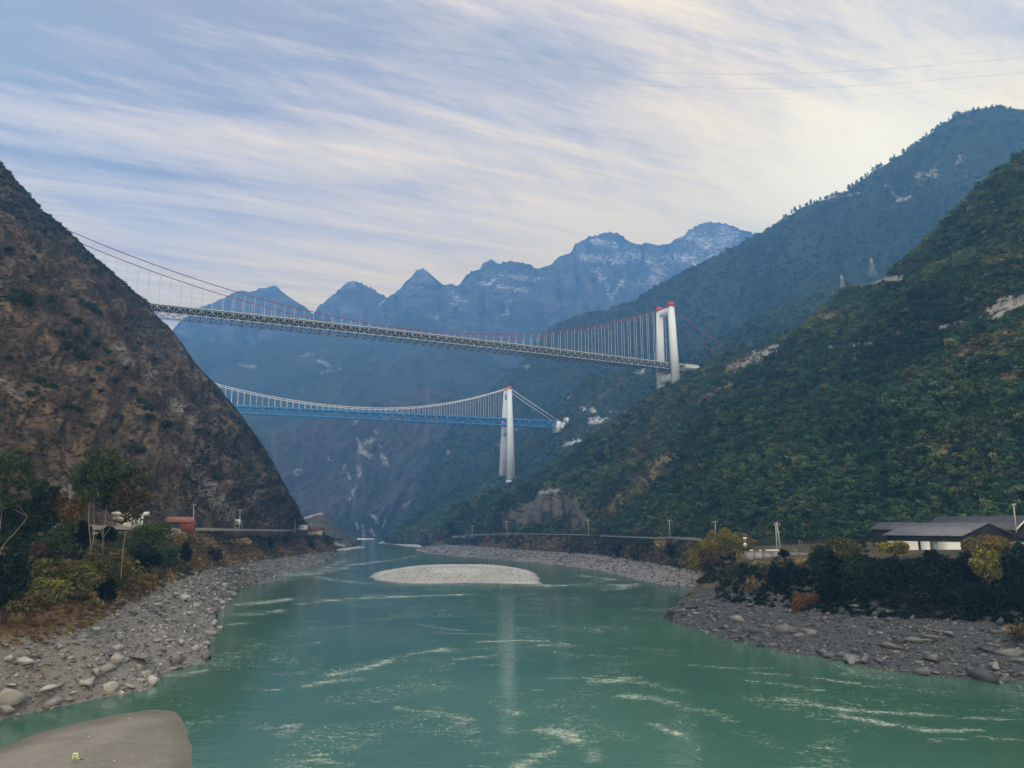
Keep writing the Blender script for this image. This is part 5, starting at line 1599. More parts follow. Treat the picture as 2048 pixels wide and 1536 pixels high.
for px, py, rx, ry, d, cols, lab, n in [
    (125, 1082, 28, 36, 160, GRN, 'dark green upright bush below the ochre ones, left of the pale trunks', 1200), (112, 1018, 18, 30, 172, OCH, 'ochre leaved bush beside the dense dark tree', 600), (150, 1030, 22, 32, 172, OCH, 'larger ochre brown bush left of the forked pale trunks', 800),
    (160, 1075, 22, 30, 168, BLK, 'very dark bush just left of the forked trunk', 800), (90, 1112, 28, 26, 160, BRN, 'brownish bush in front of the dense dark tree', 700),
    (18, 1165, 42, 60, 140, BLK + GRN[:1], 'blackish green thicket bush at the left edge of the bank', 2200), (70, 1150, 40, 30, 148, OLV, 'olive bush right of the blackish thicket', 1000), (98, 1185, 40, 26, 146, YEL[1:2] + OLV, 'yellowish green bush lowest on the left bank', 1000),
    (160, 1160, 42, 32, 152, OLV, 'broad olive bush in front of the forked trunks', 1100), (216, 1184, 19, 24, 158, BLK, 'small blackish round bush above the rubble', 700), (190, 1130, 34, 22, 164, OLV + BRN, 'mixed olive bush at the foot of the forked trunks', 800),
    (305, 1082, 46, 38, 205, GRN + OLV[:1], 'big rounded dark olive bush below the red shed', 1700), (290, 1118, 30, 30, 196, BLK, 'dark bush in the shade under the big rounded one', 900), (262, 1150, 24, 30, 180, TANC[:1] + OLV, 'straw and olive reeds right of the thin tree', 700),
    (332, 1120, 24, 22, 220, GRN, 'green bush at the lower right of the big rounded one', 700), (372, 1108, 13, 20, 260, BLK, 'narrow dark bush above the stony shore below the red shed', 500), (214, 1072, 18, 16, 185, BLK, 'dark bush behind the pale trunks beside the white building', 600),
    (340, 1068, 34, 10, 262, TANC, 'straw coloured grass clump in front of the red shed', 600), (60, 1205, 40, 24, 140, BRN + OLV, 'brown olive bush at the lower edge of the thicket', 800), (288, 1165, 26, 14, 190, OCH, 'low rusty grass clump above the stones', 500),
    (545, 1082, 22, 14, 560, GRN, 'dark shrub pair below the pale retaining wall, left half', 500), (531, 1092, 20, 14, 555, BLK, 'lower dark shrub touching the one under the retaining wall', 500), (576, 1073, 11, 12, 610, GRN, 'round dark shrub on its own right of the retaining wall', 400),
    (622, 1092, 8, 14, 700, BLK, 'narrow dark shrub left of the headland thicket', 300), (647, 1082, 20, 16, 770, GRN, 'dark thicket crowning the end of the left headland', 700), (605, 1066, 14, 9, 700, GRN, 'low dark shrub in front of the small white house', 400),
    (448, 1062, 12, 9, 440, BRN, 'brown roadside bush left of the billboard', 300), (470, 1084, 34, 7, 440, TANC, 'pale straw grass strip below the road near the billboard', 500), (430, 1110, 24, 14, 330, BLK + BRN, 'dark brown bush on the slope below the road', 500), (455, 1088, 10, 7, 425, TANC, 'small straw clump on the slope below the road', 200)]:
    if d < 300: rx, ry, py, n = rx * 1.2, ry * 1.25, py - ry * 0.12, int(n * 2.0)
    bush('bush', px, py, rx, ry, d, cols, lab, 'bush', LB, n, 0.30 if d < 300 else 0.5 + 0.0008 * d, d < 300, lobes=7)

# ---- trees and bushes of the right bank
tree('willow_tree', 345, [[(1452, 1122), (1452, 1105), (1448, 1088)], [(1452, 1108), (1462, 1090), (1466, 1082)], [(1452, 1108), (1435, 1095), (1425, 1090)]],
     [(1444, 1076, 20, 18), (1460, 1082, 22, 18), (1425, 1090, 22, 16), (1405, 1098, 16, 16), (1470, 1092, 18, 18), (1440, 1098, 28, 18), (1395, 1116, 16, 18), (1462, 1112, 24, 14), (1385, 1125, 10, 12), (1488, 1082, 13, 12), (1496, 1090, 10, 14)], WIL, 'big yellow green willow at the roadside left of the stone wall', 4200, 0.42, bark=BARKD, r0=0.4, droop=1.6)
RBK = 'shrubs and bushes on the right bank'
bush('bush', 1422, 1122, 34, 28, 325, BRN, 'bare twiggy brown bush in front of the yellow green willow', 'bush', RBK, 900, 0.30, True, stretch=3.0)
bush('bush', 1526, 1083, 26, 18, 372, BRN[:2] + RUS[1:], 'bare brownish bush behind the stone wall left of the lattice pole', 'bush', RBK, 900, 0.34, True, stretch=2.6)
for px, py, rx, ry, d, cols, lab, n in [
    (1638, 1114, 26, 30, 258, GRN + GRN[2:], 'mid green bush at the right end of the stone wall', 1500), (1562, 1150, 24, 42, 268, BLK, 'tall black green conical bush in front of the stone wall', 1500), (1568, 1108, 12, 11, 268, BLK, 'dark tip of a bush rising before the stone wall', 300),
    (1690, 1096, 40, 26, 246, GRN[1:] + OLV, 'pale topped green bush left of the shed', 1600), (1655, 1135, 42, 42, 250, BLK + GRN[:1], 'dark bush below the pale topped one', 1700), (1725, 1146, 48, 38, 238, BLK + GRN[:2], 'dark green bush below the left end of the shed', 1900), (1790, 1154, 50, 40, 228, BLK + GRN[:1], 'blackish bush under the yellow one', 2000),
    (1790, 1096, 38, 15, 236, YEL + OLV, 'yellow leaved bush growing against the shed wall', 1400), (1862, 1108, 18, 16, 222, BLK, 'small dark bush in front of the white shed panels', 800), (1840, 1140, 42, 30, 222, BLK + GRN[:1], 'dark bush in front of the middle of the shed', 1700),
    (1900, 1150, 48, 40, 215, BLK + GRN[:1], 'black green bush below the right end of the shed', 1900), (1974, 1092, 58, 26, 212, OCH + OLV, 'wide olive brown bush before the dark gable of the shed', 1900), (1972, 1128, 38, 36, 206, YEL[:2] + OLV, 'bright yellow olive bush below the dark gable', 1900),
    (2030, 1125, 40, 46, 204, BLK + GRN[:1], 'dark bush at the right edge of the bank', 1900), (1680, 1182, 56, 34, 234, BLK, 'black bush low on the bank at the left of the thicket', 1700), (1775, 1195, 60, 34, 222, BLK, 'black bush low on the bank in the middle of the thicket', 1800), (1880, 1198, 60, 36, 208, BLK, 'black bush low on the bank under the shed end', 1800),
    (1985, 1200, 60, 36, 198, BLK, 'black bush low on the bank at the right of the thicket', 1800), (2060, 1190, 40, 50, 192, BLK, 'black bush cut by the right edge of the view', 1400), (1500, 1152, 24, 28, 282, BLK + GRN[:2], 'dark green bush below the left end of the stone wall', 1200), (1470, 1150, 22, 24, 298, GRN + BRN[:1], 'small green brown bush right of the bare twiggy one', 700),
    (1592, 1165, 30, 34, 262, BLK, 'dark bush right of the straw reeds', 1100), (1535, 1140, 24, 12, 280, OLV + GRN[:1], 'olive weeds growing at the foot of the stone wall', 700), (1525, 1130, 22, 7, 288, TANC + OCH, 'straw grass at the foot of the stone wall', 400),
    (1505, 1182, 18, 30, 270, TANC + OLV[:2], 'straw coloured reeds leaning over the point', 700), (1480, 1122, 9, 20, 302, TANC, 'thin straw reeds beside the left end of the stone wall', 300), (1606, 1124, 22, 9, 268, TANC, 'pale feathery grass right of the black conical bush', 500),
    (1606, 1208, 26, 20, 236, RUS + BRN[:1], 'rusty brown grass clump on the slate bank', 700), (2040, 1262, 26, 14, 180, BRN[:2] + TANC[2:], 'greyish dry grass clump at the right edge above the stones', 500)]:
    d, n = d * 0.955, int(n * 1.6)
    if 1715 < px < 1910 and py > 1105: py += 4
    if py > 1130: rx, ry, py = rx * 1.15, ry * 1.15, py - ry * 0.05
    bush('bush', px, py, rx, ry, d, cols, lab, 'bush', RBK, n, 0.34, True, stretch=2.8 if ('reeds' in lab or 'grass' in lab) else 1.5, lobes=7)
FRB = 'bushes along the far right road'
for px, py, rx, ry, d, cols, lab, n in [
    (1348, 1103, 15, 15, 480, BLK + GRN[:1], 'dark round bush above the shore left of the willow', 600), (1330, 1090, 22, 12, 505, TANC, 'straw coloured grass bank left of the dark round bush', 600), (1268, 1102, 15, 13, 560, BRN, 'bare brown bush on the far right bank', 400), (1238, 1098, 14, 10, 590, BLK, 'low dark bush on the far right bank left of the bare brown one', 400),
    (1000, 1081, 15, 11, 880, GRN, 'large dark bush beside the road under the blue bridge', 400), (962, 1081, 7, 6, 960, GRN, 'small dark bush left of the large one by the road', 200), (920, 1085, 12, 6, 1040, GRN, 'dark bushes below the pale roadside wall', 250),
    (874, 1076, 10, 13, 1120, OCH, 'golden brown tree by the water where the right road disappears', 350), (852, 1080, 7, 12, 1150, BRN, 'reddish brown bare tree left of the golden one', 250), (888, 1088, 8, 5, 1080, GRN, 'low green bush right of the golden tree by the water', 200), (1160, 1085, 22, 7, 720, BLK + GRN[:1], 'dark hedge like bush below the road', 400), (1105, 1085, 10, 8, 770, TANC, 'yellow straw clump below the road', 250)]:
    bush('bush', px, py, rx, ry, d, cols, lab, 'bush', FRB, n, 0.4 + 0.0011 * d, False, lobes=6)

# ------------------------------------------------------------------ buildings
M_ROOFG = plain_mat('grey_sheet_roof', (0.042, 0.047, 0.066), 0.55, 0.35, 0.12, 0.25, streak=(1, 1, 1))
M_ROOFL = plain_mat('pale_sheet_roof', (0.10, 0.11, 0.14), 0.5, 0.35, 0.15, 0.3)
M_WALLW = plain_mat('white_panel', (0.60, 0.63, 0.64), 0.6, 0.2, 0.06, 0.3)
M_DARK = plain_mat('interior_shade_paint', (0.02, 0.021, 0.024), 0.9, 0.1, 0.1, 0.3)  # near-black wall colour stands in for the shade of open interiors
M_BLUEP = plain_mat('blue_panel', (0.10, 0.24, 0.40), 0.5, 0.3, 0.1, 0.5)
M_GLASS = plain_mat('grey_window', (0.12, 0.14, 0.16), 0.2, 0.5, 0.1, 0.5)
M_REDR = plain_mat('red_sheet', (0.21, 0.042, 0.038), 0.6, 0.25, 0.15, 0.5)
M_REDL = plain_mat('faded_red_sheet', (0.27, 0.12, 0.11), 0.6, 0.25, 0.15, 0.8)
M_BLUEW = plain_mat('dark_blue_sheet', (0.03, 0.04, 0.10), 0.6, 0.25, 0.15, 0.5)
M_YELW = plain_mat('cream_wall', (0.55, 0.47, 0.30), 0.8, 0.1, 0.06, 0.4)
M_STONEW = plain_mat('stone_wall', (0.27, 0.275, 0.28), 0.9, 0.1, 0.18, 1.2)
M_POLE = plain_mat('pole_concrete', (0.34, 0.36, 0.37), 0.85, 0.1, 0.08, 0.5)


def sheet_roof(mb, L, W, ze, zr, over, th=0.18):
    for sg in (-1, 1):
        y0 = W / 2 + sg * (W / 2 + over)
        zo = ze - over * (zr - ze) / (W / 2)
        V = []
        for x in (-over, L + over):
            for y, z in ((y0, zo), (W / 2, zr)):
                for dz in (0, th):
                    V.append((x, y, z + dz + (0.004 if sg > 0 else 0)))
        mb.hexa(V)
    for k in range(int(L / 0.9)):                     # standing seams
        x = 0.9 * k
        for sg in (-1, 1):
            y0 = W / 2 + sg * (W / 2 + over)
            zo = ze - over * (zr - ze) / (W / 2)
            mb.bar((x, y0, zo + th + 0.02), (x, W / 2, zr + th + 0.02), 0.09, 0.07)
    return mb


def gable_shed(P, rz, L, W, zw, zr, label, name='shed', roofm=None, over=1.0, wallm=None):
    root = empty(name, P, rz)
    tag(root, label, 'building')
    mb = MB()
    mb.box((0, 0, -1.5), (L, 0.25, zw)); mb.box((0, W - 0.25, -1.5), (L, W, zw))
    mb.box((0, 0.26, -1.5), (0.25, W - 0.26, zw)); mb.box((L - 0.25, 0.26, -1.5), (L, W - 0.26, zw))
    for x in (0, L - 0.25):                           # gable triangles
        n = mb.n
        mb.add([(x, 0.05, zw), (x, W - 0.05, zw), (x, W / 2, zr - 0.1), (x + 0.25, 0.05, zw), (x + 0.25, W - 0.05, zw), (x + 0.25, W / 2, zr - 0.1)],
               [[0, 1, 4, 3], [1, 2, 5, 4], [2, 0, 3, 5]], [[0, 2, 1], [3, 4, 5]])
    mb.build('wall', wallm or M_DARK, root)
    sheet_roof(MB(), L, W, zw, zr, over).build('roof', roofm or M_ROOFG, root)
    return root


HZ = math.radians(-61)
SHK = 1.2                                             # the sheds stand back on the terrace


def stand(x, y, z):
    return np.array([x * SHK, y * SHK, HCAM + (z - HCAM) * SHK])


hp = stand(105.2, 215.0, 22.0)
sh = gable_shed(hp, HZ, 25.2, 28.8, 7.2, 11.0, 'large shed with pale sheet roof and white front panels on the near right bank', roofm=M_ROOFL)
for x0, x1, m, nm in ((0.3, 11.0, M_WALLW, 'front_panel'), (11.9, 15.0, M_WALLW, 'front_panel'), (15.1, 17.5, M_GLASS, 'window'), (17.6, 24.8, M_WALLW, 'front_panel')):
    MB().box((x0, -0.09, -1.4), (x1, -0.02, 5.2)).build(nm, m, sh)
MB().box((11.1, -0.08, -1.4), (11.8, -0.02, 5.1)).build('door', M_DARK, sh)
MB().box((24.4, -1.2, -1.0), (27.5, -1.05, 1.5)).build('blue_board', M_BLUEP, sh)
sh2 = gable_shed(stand(132.5, 245.0, 22.5), HZ, 32.4, 18.0, 8.4, 13.0, 'taller dark grey roofed shed rising behind the pale roofed one', over=0.8)
tr = MB()
for sg in (-1, 1):
    tr.bar((33.3, 9.0 + sg * 9.7, 8.15), (33.3, 9.0, 13.1), 0.14, 0.5)
tr.build('gable_trim', M_WALLW, sh2)
gable_shed(stand(112.0, 238.0, 22.5), HZ, 13.0, 11.0, 8.4, 10.8, 'small low gabled annexe at the left end of the sheds', over=0.6)
gable_shed(stand(150.0, 226.0, 22.5), math.radians(-20), 28.0, 14.0, 9.1, 11.5, 'low dark roofed annexe at the right edge behind the pole', over=0.6)
kb = empty('kiosk', at(2036, 1103, 232)); tag(kb, 'small white kiosk at the right edge behind the olive brown bush', 'building')
MB().box((-2.2, -1.2, -1), (3.2, 1.2, 2.6)).build('wall', M_WALLW, kb)
MB().box((-2.5, -1.5, 2.62), (3.5, 1.5, 2.85)).build('roof', M_ROOFL, kb)
MB().box((-1.6, -1.27, 0.6), (-0.2, -1.21, 1.9)).build('window', M_GLASS, kb)

# red shed by the left road
P = at(314, 1057, 322)
rs = empty('shed', P, math.radians(14)); tag(rs, 'red sheet metal shed with curved awning beside the left road', 'building')
MB().box((0, 0, -1.5), (8.4, 5, 3.3)).build('wall', M_BLUEW, rs)
MB().box((8.42, 0, -1.5), (14.2, 5, 3.4)).build('wall', M_REDR, rs)
mb = MB()
for k in range(18):
    x = 0.8 * k
    for j in range(5):
        a0, a1 = j * 0.32, (j + 1) * 0.32
        V = []
        for xx in (x, x + 0.72):
            for a in (a0, a1):
                for r_ in (2.0, 2.12):
                    V.append((xx, -0.3 - math.sin(a) * 0 + 1.6 - r_ * math.cos(1.57 - a) * 1.0, 2.6 + r_ * math.sin(1.57 - a) * 1.05))
        mb.hexa(V)
mb.build('awning', M_REDL, rs)
MB().box((-0.3, 1.6, 4.7), (14.7, 5.4, 4.9)).build('roof', M_REDR, rs)
mb = MB()
for k in range(8):
    mb.box((8.6 + 0.72 * k, -0.12, -1.4), (8.8 + 0.72 * k, -0.02, 3.2))
mb.build('wall_ribs', M_REDL, rs)

# white building half hidden by the trees
wb = empty('house', at(220, 1050, 268), math.radians(-8)); tag(wb, 'low white flat roofed building half hidden behind the left bank trees', 'building')
MB().box((0, 0, 3.2), (12.0, 4, 4.6)).build('roof', M_WALLW, wb)
MB().box((0.3, 0.5, -1), (7.5, 3.8, 3.19)).build('wall', M_WALLW, wb)
MB().box((1.5, 0.42, 0.8), (3.2, 0.48, 2.4)).build('window', M_GLASS, wb)
MB().box((4.5, 0.42, 0.8), (6.2, 0.48, 2.4)).build('window', M_GLASS, wb)
for x in (8.6, 10.2, 11.4):
    MB().box((x, 0.3, -1), (x + 0.5, 0.8, 3.19)).build('pillar', M_WALLW, wb)

# houses at the end of the left road
hw = empty('house', at(592.5, 1058, 668), math.radians(-10)); tag(hw, 'small white flat roofed house where the left road meets the headland', 'building')
MB().box((0, 0, -1), (8.6, 5, 3.6)).build('wall', M_WALLW, hw)
MB().box((-0.4, -0.4, 3.62), (9.2, 5.4, 4.1)).build('roof', M_ROOFL, hw)
for x in (1.2, 3.6, 6.2):
    MB().box((x, -0.07, 1.2), (x + 1.2, -0.02, 2.7)).build('window', M_GLASS, hw)
hr = empty('house', at(614, 1068, 700), math.radians(-6)); tag(hr, 'long dark red roofed house with cream end wall on the left headland', 'building')
MB().box((7.6, 0, -1), (12.8, 6, 3.4)).build('wall', M_YELW, hr)
MB().box((0, 1.5, -1), (7.55, 6, 3.3)).build('back_wall', M_DARK, hr)
for x in (0.3, 1.8, 3.3, 4.8, 6.3):
    MB().box((x, 0, -1), (x + 0.7, 0.5, 3.3)).build('pillar', M_WALLW, hr)
mb = MB(); sheet_roof(mb, 13.0, 6.0, 3.4, 6.2, 0.7)
mb.build('roof', plain_mat('maroon_roof', (0.075, 0.028, 0.035), 0.7, 0.2, 0.1, 0.5), hr)


# walls along the roads
def wall_line(name, pts, d0, d1, h0, h1, th, mat, label, cat='wall'):
    a, b = at(pts[0][0], pts[0][1], d0), at(pts[1][0], pts[1][1], d1)
    root = empty(name, (a + b) / 2)
    tag(root, label, cat)
    u = (b - a); L = np.linalg.norm(u[:2]); n = np.array([-u[1], u[0], 0]) / L
    mb = MB()
    k = max(2, int(L / 4))
    for i in range(k):
        V = []
        for q in (i / k, (i + 1) / k - 0.003):
            p = a + u * q - (a + b) / 2
            hh = h0 + (h1 - h0) * q
            for s in (-th / 2, th / 2):
                for z in (-hh, 0):
                    V.append(p + n * s + np.array([0, 0, z]))
        mb.hexa(V)
    mb.build('masonry', mat, root)
    cp = MB()
    V = []
    for p in (a, b):
        for s in (-th / 2 - 0.12, th / 2 + 0.12):
            for z in (0.01, 0.22):
                V.append(p - (a + b) / 2 + n * s + np.array([0, 0, z]))
    cp.hexa(V)
    cp.build('coping', mat, root)
    return root


wall_line('retaining_wall', ((518, 1064.5), (562, 1064)), 545, 600, 3.4, 4.6, 0.8, plain_mat('pale_masonry', (0.42, 0.42, 0.40), 0.9, 0.1, 0.12, 0.4), 'pale retaining wall under the left road', 'wall')
wall_line('guard_rail', ((500, 1061.5), (588, 1063)), 500, 650, 0.45, 0.45, 0.2, plain_mat('ochre_rail', (0.42, 0.33, 0.16), 0.7, 0.2, 0.1, 0.4), 'ochre guard rail along the left road above the retaining wall', 'guard rail')
wall_line('stone_wall', ((1490, 1103.5), (1562, 1104)), 300, 282, 4.2, 4.2, 0.7, M_STONEW, 'grey stone wall along the right road, left part behind the conical bush', 'wall')
wall_line('stone_wall', ((1563, 1104.5), (1650, 1110)), 282, 262, 2.2, 2.2, 0.7, M_STONEW, 'lower end of the grey stone wall running behind the feathery grass', 'wall')
wall_line('retaining_wall', ((906, 1072), (950, 1074)), 1075, 995, 4.5, 3.0, 0.8, M_STONEW, 'pale roadside wall by the water on the far right bank', 'wall')
wall_line('guard_rail', ((1015, 1067), (1200, 1070)), 905, 652, 0.5, 0.5, 0.2, plain_mat('grey_rail', (0.40, 0.41, 0.41), 0.7, 0.2, 0.1, 0.4), 'thin grey guard rail along the far right road', 'guard rail')
wall_line('guard_rail', ((1200, 1071), (1400, 1079)), 650, 452, 0.7, 0.7, 0.2, plain_mat('weathered_rail', (0.33, 0.33, 0.32), 0.7, 0.2, 0.1, 0.4), 'grey guard rail along the right road left of the willow', 'guard rail')
for px, lab, w, h in ((1503, 'white concrete block on the stone wall beside the round sign', 1.5, 0.7), (1521, 'small rounded pale block in the middle of the stone wall top', 1.0, 0.6), (1545, 'long pale concrete kerb block lying behind the lattice pole', 5.6, 0.7)):
    p = at(px, 1103, 300 - (px - 1490) * 0.25)
    bb = MB()
    V = []
    for z, s in ((0.2, 1.0), (h, 0.82)):
        for y in (-0.35, 0.35):
            for x in (-w / 2, w / 2):
                V.append((x * s, y * s, z + (0.1 if False else 0)))
    bb.hexa([V[i] for i in (0, 4, 1, 5, 2, 6, 3, 7)])
    o = bb.build('concrete_block', plain_mat('pale_block', (0.50, 0.50, 0.48), 0.9, 0.1, 0.1, 0.6))
    o.location = tuple(p + np.array([0, 0.2, 0]))
    tag(o, lab, 'concrete block', 'blocks on the stone wall')


# ------------------------------------------------------------------ poles, signs and wires
def pole(name, base, top, d, r, arms, label, group='utility poles', mat=None, kind='single', cat='utility pole'):
    a, b = at(base[0], base[1], d), at(top[0], top[1], d)
    root = empty(name, a)
    tag(root, label, cat, group)
    b = b - a
    m = mat or M_POLE
    foot = -b / np.linalg.norm(b) * 1.0
    if kind == 'single':
        MB().tube([foot, b * 0.5, b], [r, r * 0.85, r * 0.65], 7).build('mast', m, root)
    else:                                             # two legs laced together
        w = kind
        mb = MB()
        L = np.linalg.norm(b)
        for sg in (-1, 1):
            mb.tube([foot + np.array([sg * w, 0, 0]), b * 0.5 + np.array([sg * w * 0.62, 0, 0]), b + np.array([sg * w * 0.3, 0, 0])], r, 6)
        n = 14
        for k in range(n):
            q0, q1 = k / n, (k + 1) / n
            w0, w1 = w * (1 - 0.7 * q0), w * (1 - 0.7 * q1)
            s = 1 if k % 2 else -1
            mb.bar(b * q0 + np.array([s * w0, 0, 0]), b * q1 + np.array([-s * w1, 0, 0]), r * 0.6, r * 0.6)
        mb.build('mast', m, root)
    for (q, ln) in arms:
        c = b * q
        arm = MB().bar(c + np.array([-ln / 2, -r, 0]), c + np.array([ln / 2, -r, 0]), 0.14 * max(1, d / 350), 0.16 * max(1, d / 350))
        ao = arm.build('crossarm', m, root)
        for x in (-ln * 0.45, 0.0, ln * 0.45):
            MB().tube([c + np.array([x, -r, 0.1]), c + np.array([x, -r, 0.45 * max(1, d / 350)])], 0.07 * max(1, d / 350), 5).build('insulator', WHITE_STEEL, root)
    return root


for base, top, d, r, arms, lab in [
    ((386.5, 1071), (387.5, 1009), 345, 0.21, [(0.97, 2.0)], 'tall grey pole right of the red shed'), ((479, 1060), (480, 1019), 440, 0.20, [(0.94, 2.4)], 'grey pole with crossarm beside the billboard'), ((484, 1060), (482.5, 1041), 440, 0.14, [], 'short stay pole right of the billboard'),
    ((589.5, 1063), (590.5, 1024), 640, 0.34, [(0.95, 3.4)], 'thick pole left of the small white house'), ((575.5, 1061), (576, 1048), 630, 0.20, [], 'short pole left of the thick one on the left road'), ((602, 1052), (602, 1040), 712, 0.18, [], 'thin pole rising over the small white house'),
    ((622, 1062), (622.5, 1046), 728, 0.20, [], 'thin pole in front of the dark red roof'), ((637, 1062), (637, 1049), 750, 0.18, [], 'thin pole at the right end of the dark red roof'), ((645, 1068), (645.5, 1056), 770, 0.16, [], 'small thin pole farthest out on the left headland'), ((438, 1060), (438, 1050), 420, 0.10, [], 'small marker post by the left road'),
    ((283, 1030), (284, 1000), 300, 0.14, [], 'pale pole rising behind the white building'),
    ((944, 1071), (945, 1052), 1010, 0.40, [(0.96, 3.0)], 'leftmost of the tall roadside poles on the far right bank'), ((1013.5, 1064), (1013, 1043), 900, 0.36, [(0.96, 3.6)], 'pole right of the blue bridge tower foot by the road'), ((1177, 1067), (1176, 1040), 680, 0.34, [(0.97, 3.4)], 'pole in the middle of the far right road'),
    ((1340, 1071), (1338.5, 1040), 505, 0.30, [(0.96, 3.0)], 'pole left of the willow on the far right road'), ((1431, 1072), (1430.5, 1043), 435, 0.30, [(0.96, 2.8)], 'pole rising directly behind the willow'),
    ((888, 1072), (888, 1060), 1160, 0.30, [], 'first of the thin poles near the golden tree'), ((861, 1080), (861, 1066), 1140, 0.28, [], 'thin pole between the golden and the reddish tree'), ((893, 1068), (893, 1058), 1170, 0.28, [], 'thin pole just right of the golden tree'),
    ((1822, 1012), (1823, 988), 320, 0.20, [(0.97, 1.8), (0.5, 1.6)], 'white pole with two crossarms behind the sheds'), ((1610.5, 987), (1609.5, 967), 430, 0.18, [], 'bare pale post standing in the scrub above the right road'),
    ((2032, 1058), (2027, 1009), 238, 0.22, [(0.98, 1.3)], 'tall concrete pole before the annexe at the right edge'), ((1987, 632), (1980.5, 598), 640, 0.30, [], 'long leaning pole beside the grey rock scar high on the right'),
    ((1893, 543), (1892, 534), 660, 0.22, [], 'left one of two small posts high on the right hillside'), ((1928, 541), (1927.5, 533), 650, 0.22, [], 'right one of two small posts high on the right hillside'), ((1718, 792), (1717.5, 797 - 14), 620, 0.2, [], 'short post in the scrub in the middle of the right hillside'),
    ((1724, 575), (1723, 565), 760, 0.25, [], 'short post above the pale rock below the lattice pylons'), ((1666, 586), (1666, 579), 820, 0.25, [], 'short post left of the smaller lattice pylon')]:
    if 850 < base[0] < 1450: d *= 0.935               # they stand on the river side of the road
    pole('utility_pole', base, top, d, r, arms, lab)
pole('utility_pole', (1558, 1103), (1552.5, 1047), 292, 0.16, [(0.95, 2.6), (1.0, 1.2)], 'two legged lattice pole behind the stone wall', kind=0.85)
for q, (px, lab) in enumerate(((1599, 'grey brown gate post left of its twin behind the feathery grass'), (1604, 'grey brown gate post right of its twin behind the feathery grass'))):
    pole('gate_post', (px, 1100), (px - 1, 1079 + q), 292, 0.22, [], lab, 'gate posts', plain_mat('weathered_wood', (0.15, 0.115, 0.085), 0.9, 0.1, 0.15, 1.0), cat='post')


def pylon(px, yb, yt, d, w, label):
    a, b = at(px, yb, d), at(px, yt, d)
    H = b[2] - a[2]
    root = empty('pylon', a); tag(root, label, 'pylon', 'lattice pylons on the right ridge')
    mb = MB()
    r = 0.17
    for sx in (-1, 1):
        for sy in (-1, 1):
            mb.tube([(sx * w, sy * w, -3), (sx * w * 0.4, sy * w * 0.4, H * 0.6), (sx * 0.25, sy * 0.25, H)], r, 5)
    n = 9
    for k in range(n):
        z0, z1 = H * k / n, H * (k + 1) / n
        w0, w1 = [w * (1 - z / (H * 1.0)) * 0.97 + 0.25 for z in (z0, z1)]
        for sy in (-1, 1):
            mb.bar((-w0, sy * w0, z0), (w1, sy * w1, z1), r * 0.8, r * 0.8); mb.bar((w0, sy * w0, z0), (-w1, sy * w1, z1), r * 0.8, r * 0.8)
            mb.bar((sy * w0, -w0, z0), (sy * w1, w1, z1), r * 0.8, r * 0.8)
    mb.build('lattice', M_POLE, root)
    ar = MB()
    for q, l in ((0.80, 2.6), (0.90, 2.2)):
        ar.bar((-l, 0, H * q), (l, 0, H * q), 0.4, 0.35)
    ar.build('crossarms', M_POLE, root)


pylon(1745.5, 551, 516, 775, 3.6, 'larger lattice pylon on the right ridge above the pale rock')
pylon(1685, 575, 550, 840, 2.6, 'smaller lattice pylon lower on the right ridge')

# billboard, road sign, odds and ends by the road
bd = empty('billboard', at(474, 1060, 432)); tag(bd, 'small pale blue billboard on posts beside the left road', 'billboard')
MB().box((-1.5, -0.1, 3.0), (1.6, 0.1, 6.0)).build('panel', plain_mat('pale_blue_board', (0.42, 0.50, 0.55), 0.6, 0.2, 0.05, 0.6), bd)
MB().box((-0.7, -0.13, 4.1), (0.4, -0.11, 5.1)).build('picture', M_GLASS, bd)
for x in (-1.0, 1.1):
    MB().box((x, -0.08, -1), (x + 0.16, 0.08, 2.99)).build('post', M_POLE, bd)
sg = empty('road_sign', at(1491, 1103, 298)); tag(sg, 'round white road sign under a white plate at the left end of the stone wall', 'sign')
MB().tube([(0, 0.05, -1), (0, 0.05, 5.6)], 0.07, 6).build('post', M_POLE, sg)
MB().box((-0.65, -0.06, 4.7), (0.75, 0.0, 5.4)).build('plate', M_WALLW, sg)
mb = MB(); mb.tube([(0, -0.06, 2.6), (0, 0.0, 2.6)], 0.68, 20); mb.build('disc', M_WALLW, sg)
mb = MB(); mb.tube([(0, -0.08, 2.6), (0, -0.07, 2.6)], 0.22, 14); mb.build('disc_mark', M_GLASS, sg)
mb = MB().add([(-0.65, -0.06, 1.7), (0.65, -0.06, 1.7), (0, -0.06, 0.6), (-0.65, 0, 1.7), (0.65, 0, 1.7), (0, 0, 0.6)], [[0, 1, 4, 3], [1, 2, 5, 4], [2, 0, 3, 5]], [[0, 2, 1], [3, 4, 5]])
mb.build('triangle', M_REDR, sg)
cl_ = empty('cloth', at(1592, 1106, 285)); tag(cl_, 'turquoise cloth hanging over the end of the stone wall', 'cloth')
mb = MB()
pr = [(0.0, 0.9), (0.35, 1.15), (0.7, 0.95), (0.95, 0.4), (1.05, -0.3)]
for (x0, z0), (x1, z1) in zip(pr[:-1], pr[1:]):
    V = []
    for x, z in ((x0, z0), (x1, z1)):
        for y in (-0.45, 0.4):
            for dz in (0, 0.12):
                V.append((x - 0.5, y + 0.1 * math.sin(5 * x), z + dz))
    mb.hexa(V)
mb.build('fabric', plain_mat('turquoise_cloth', (0.14, 0.50, 0.46), 0.8, 0.1, 0.12, 1.5), cl_)

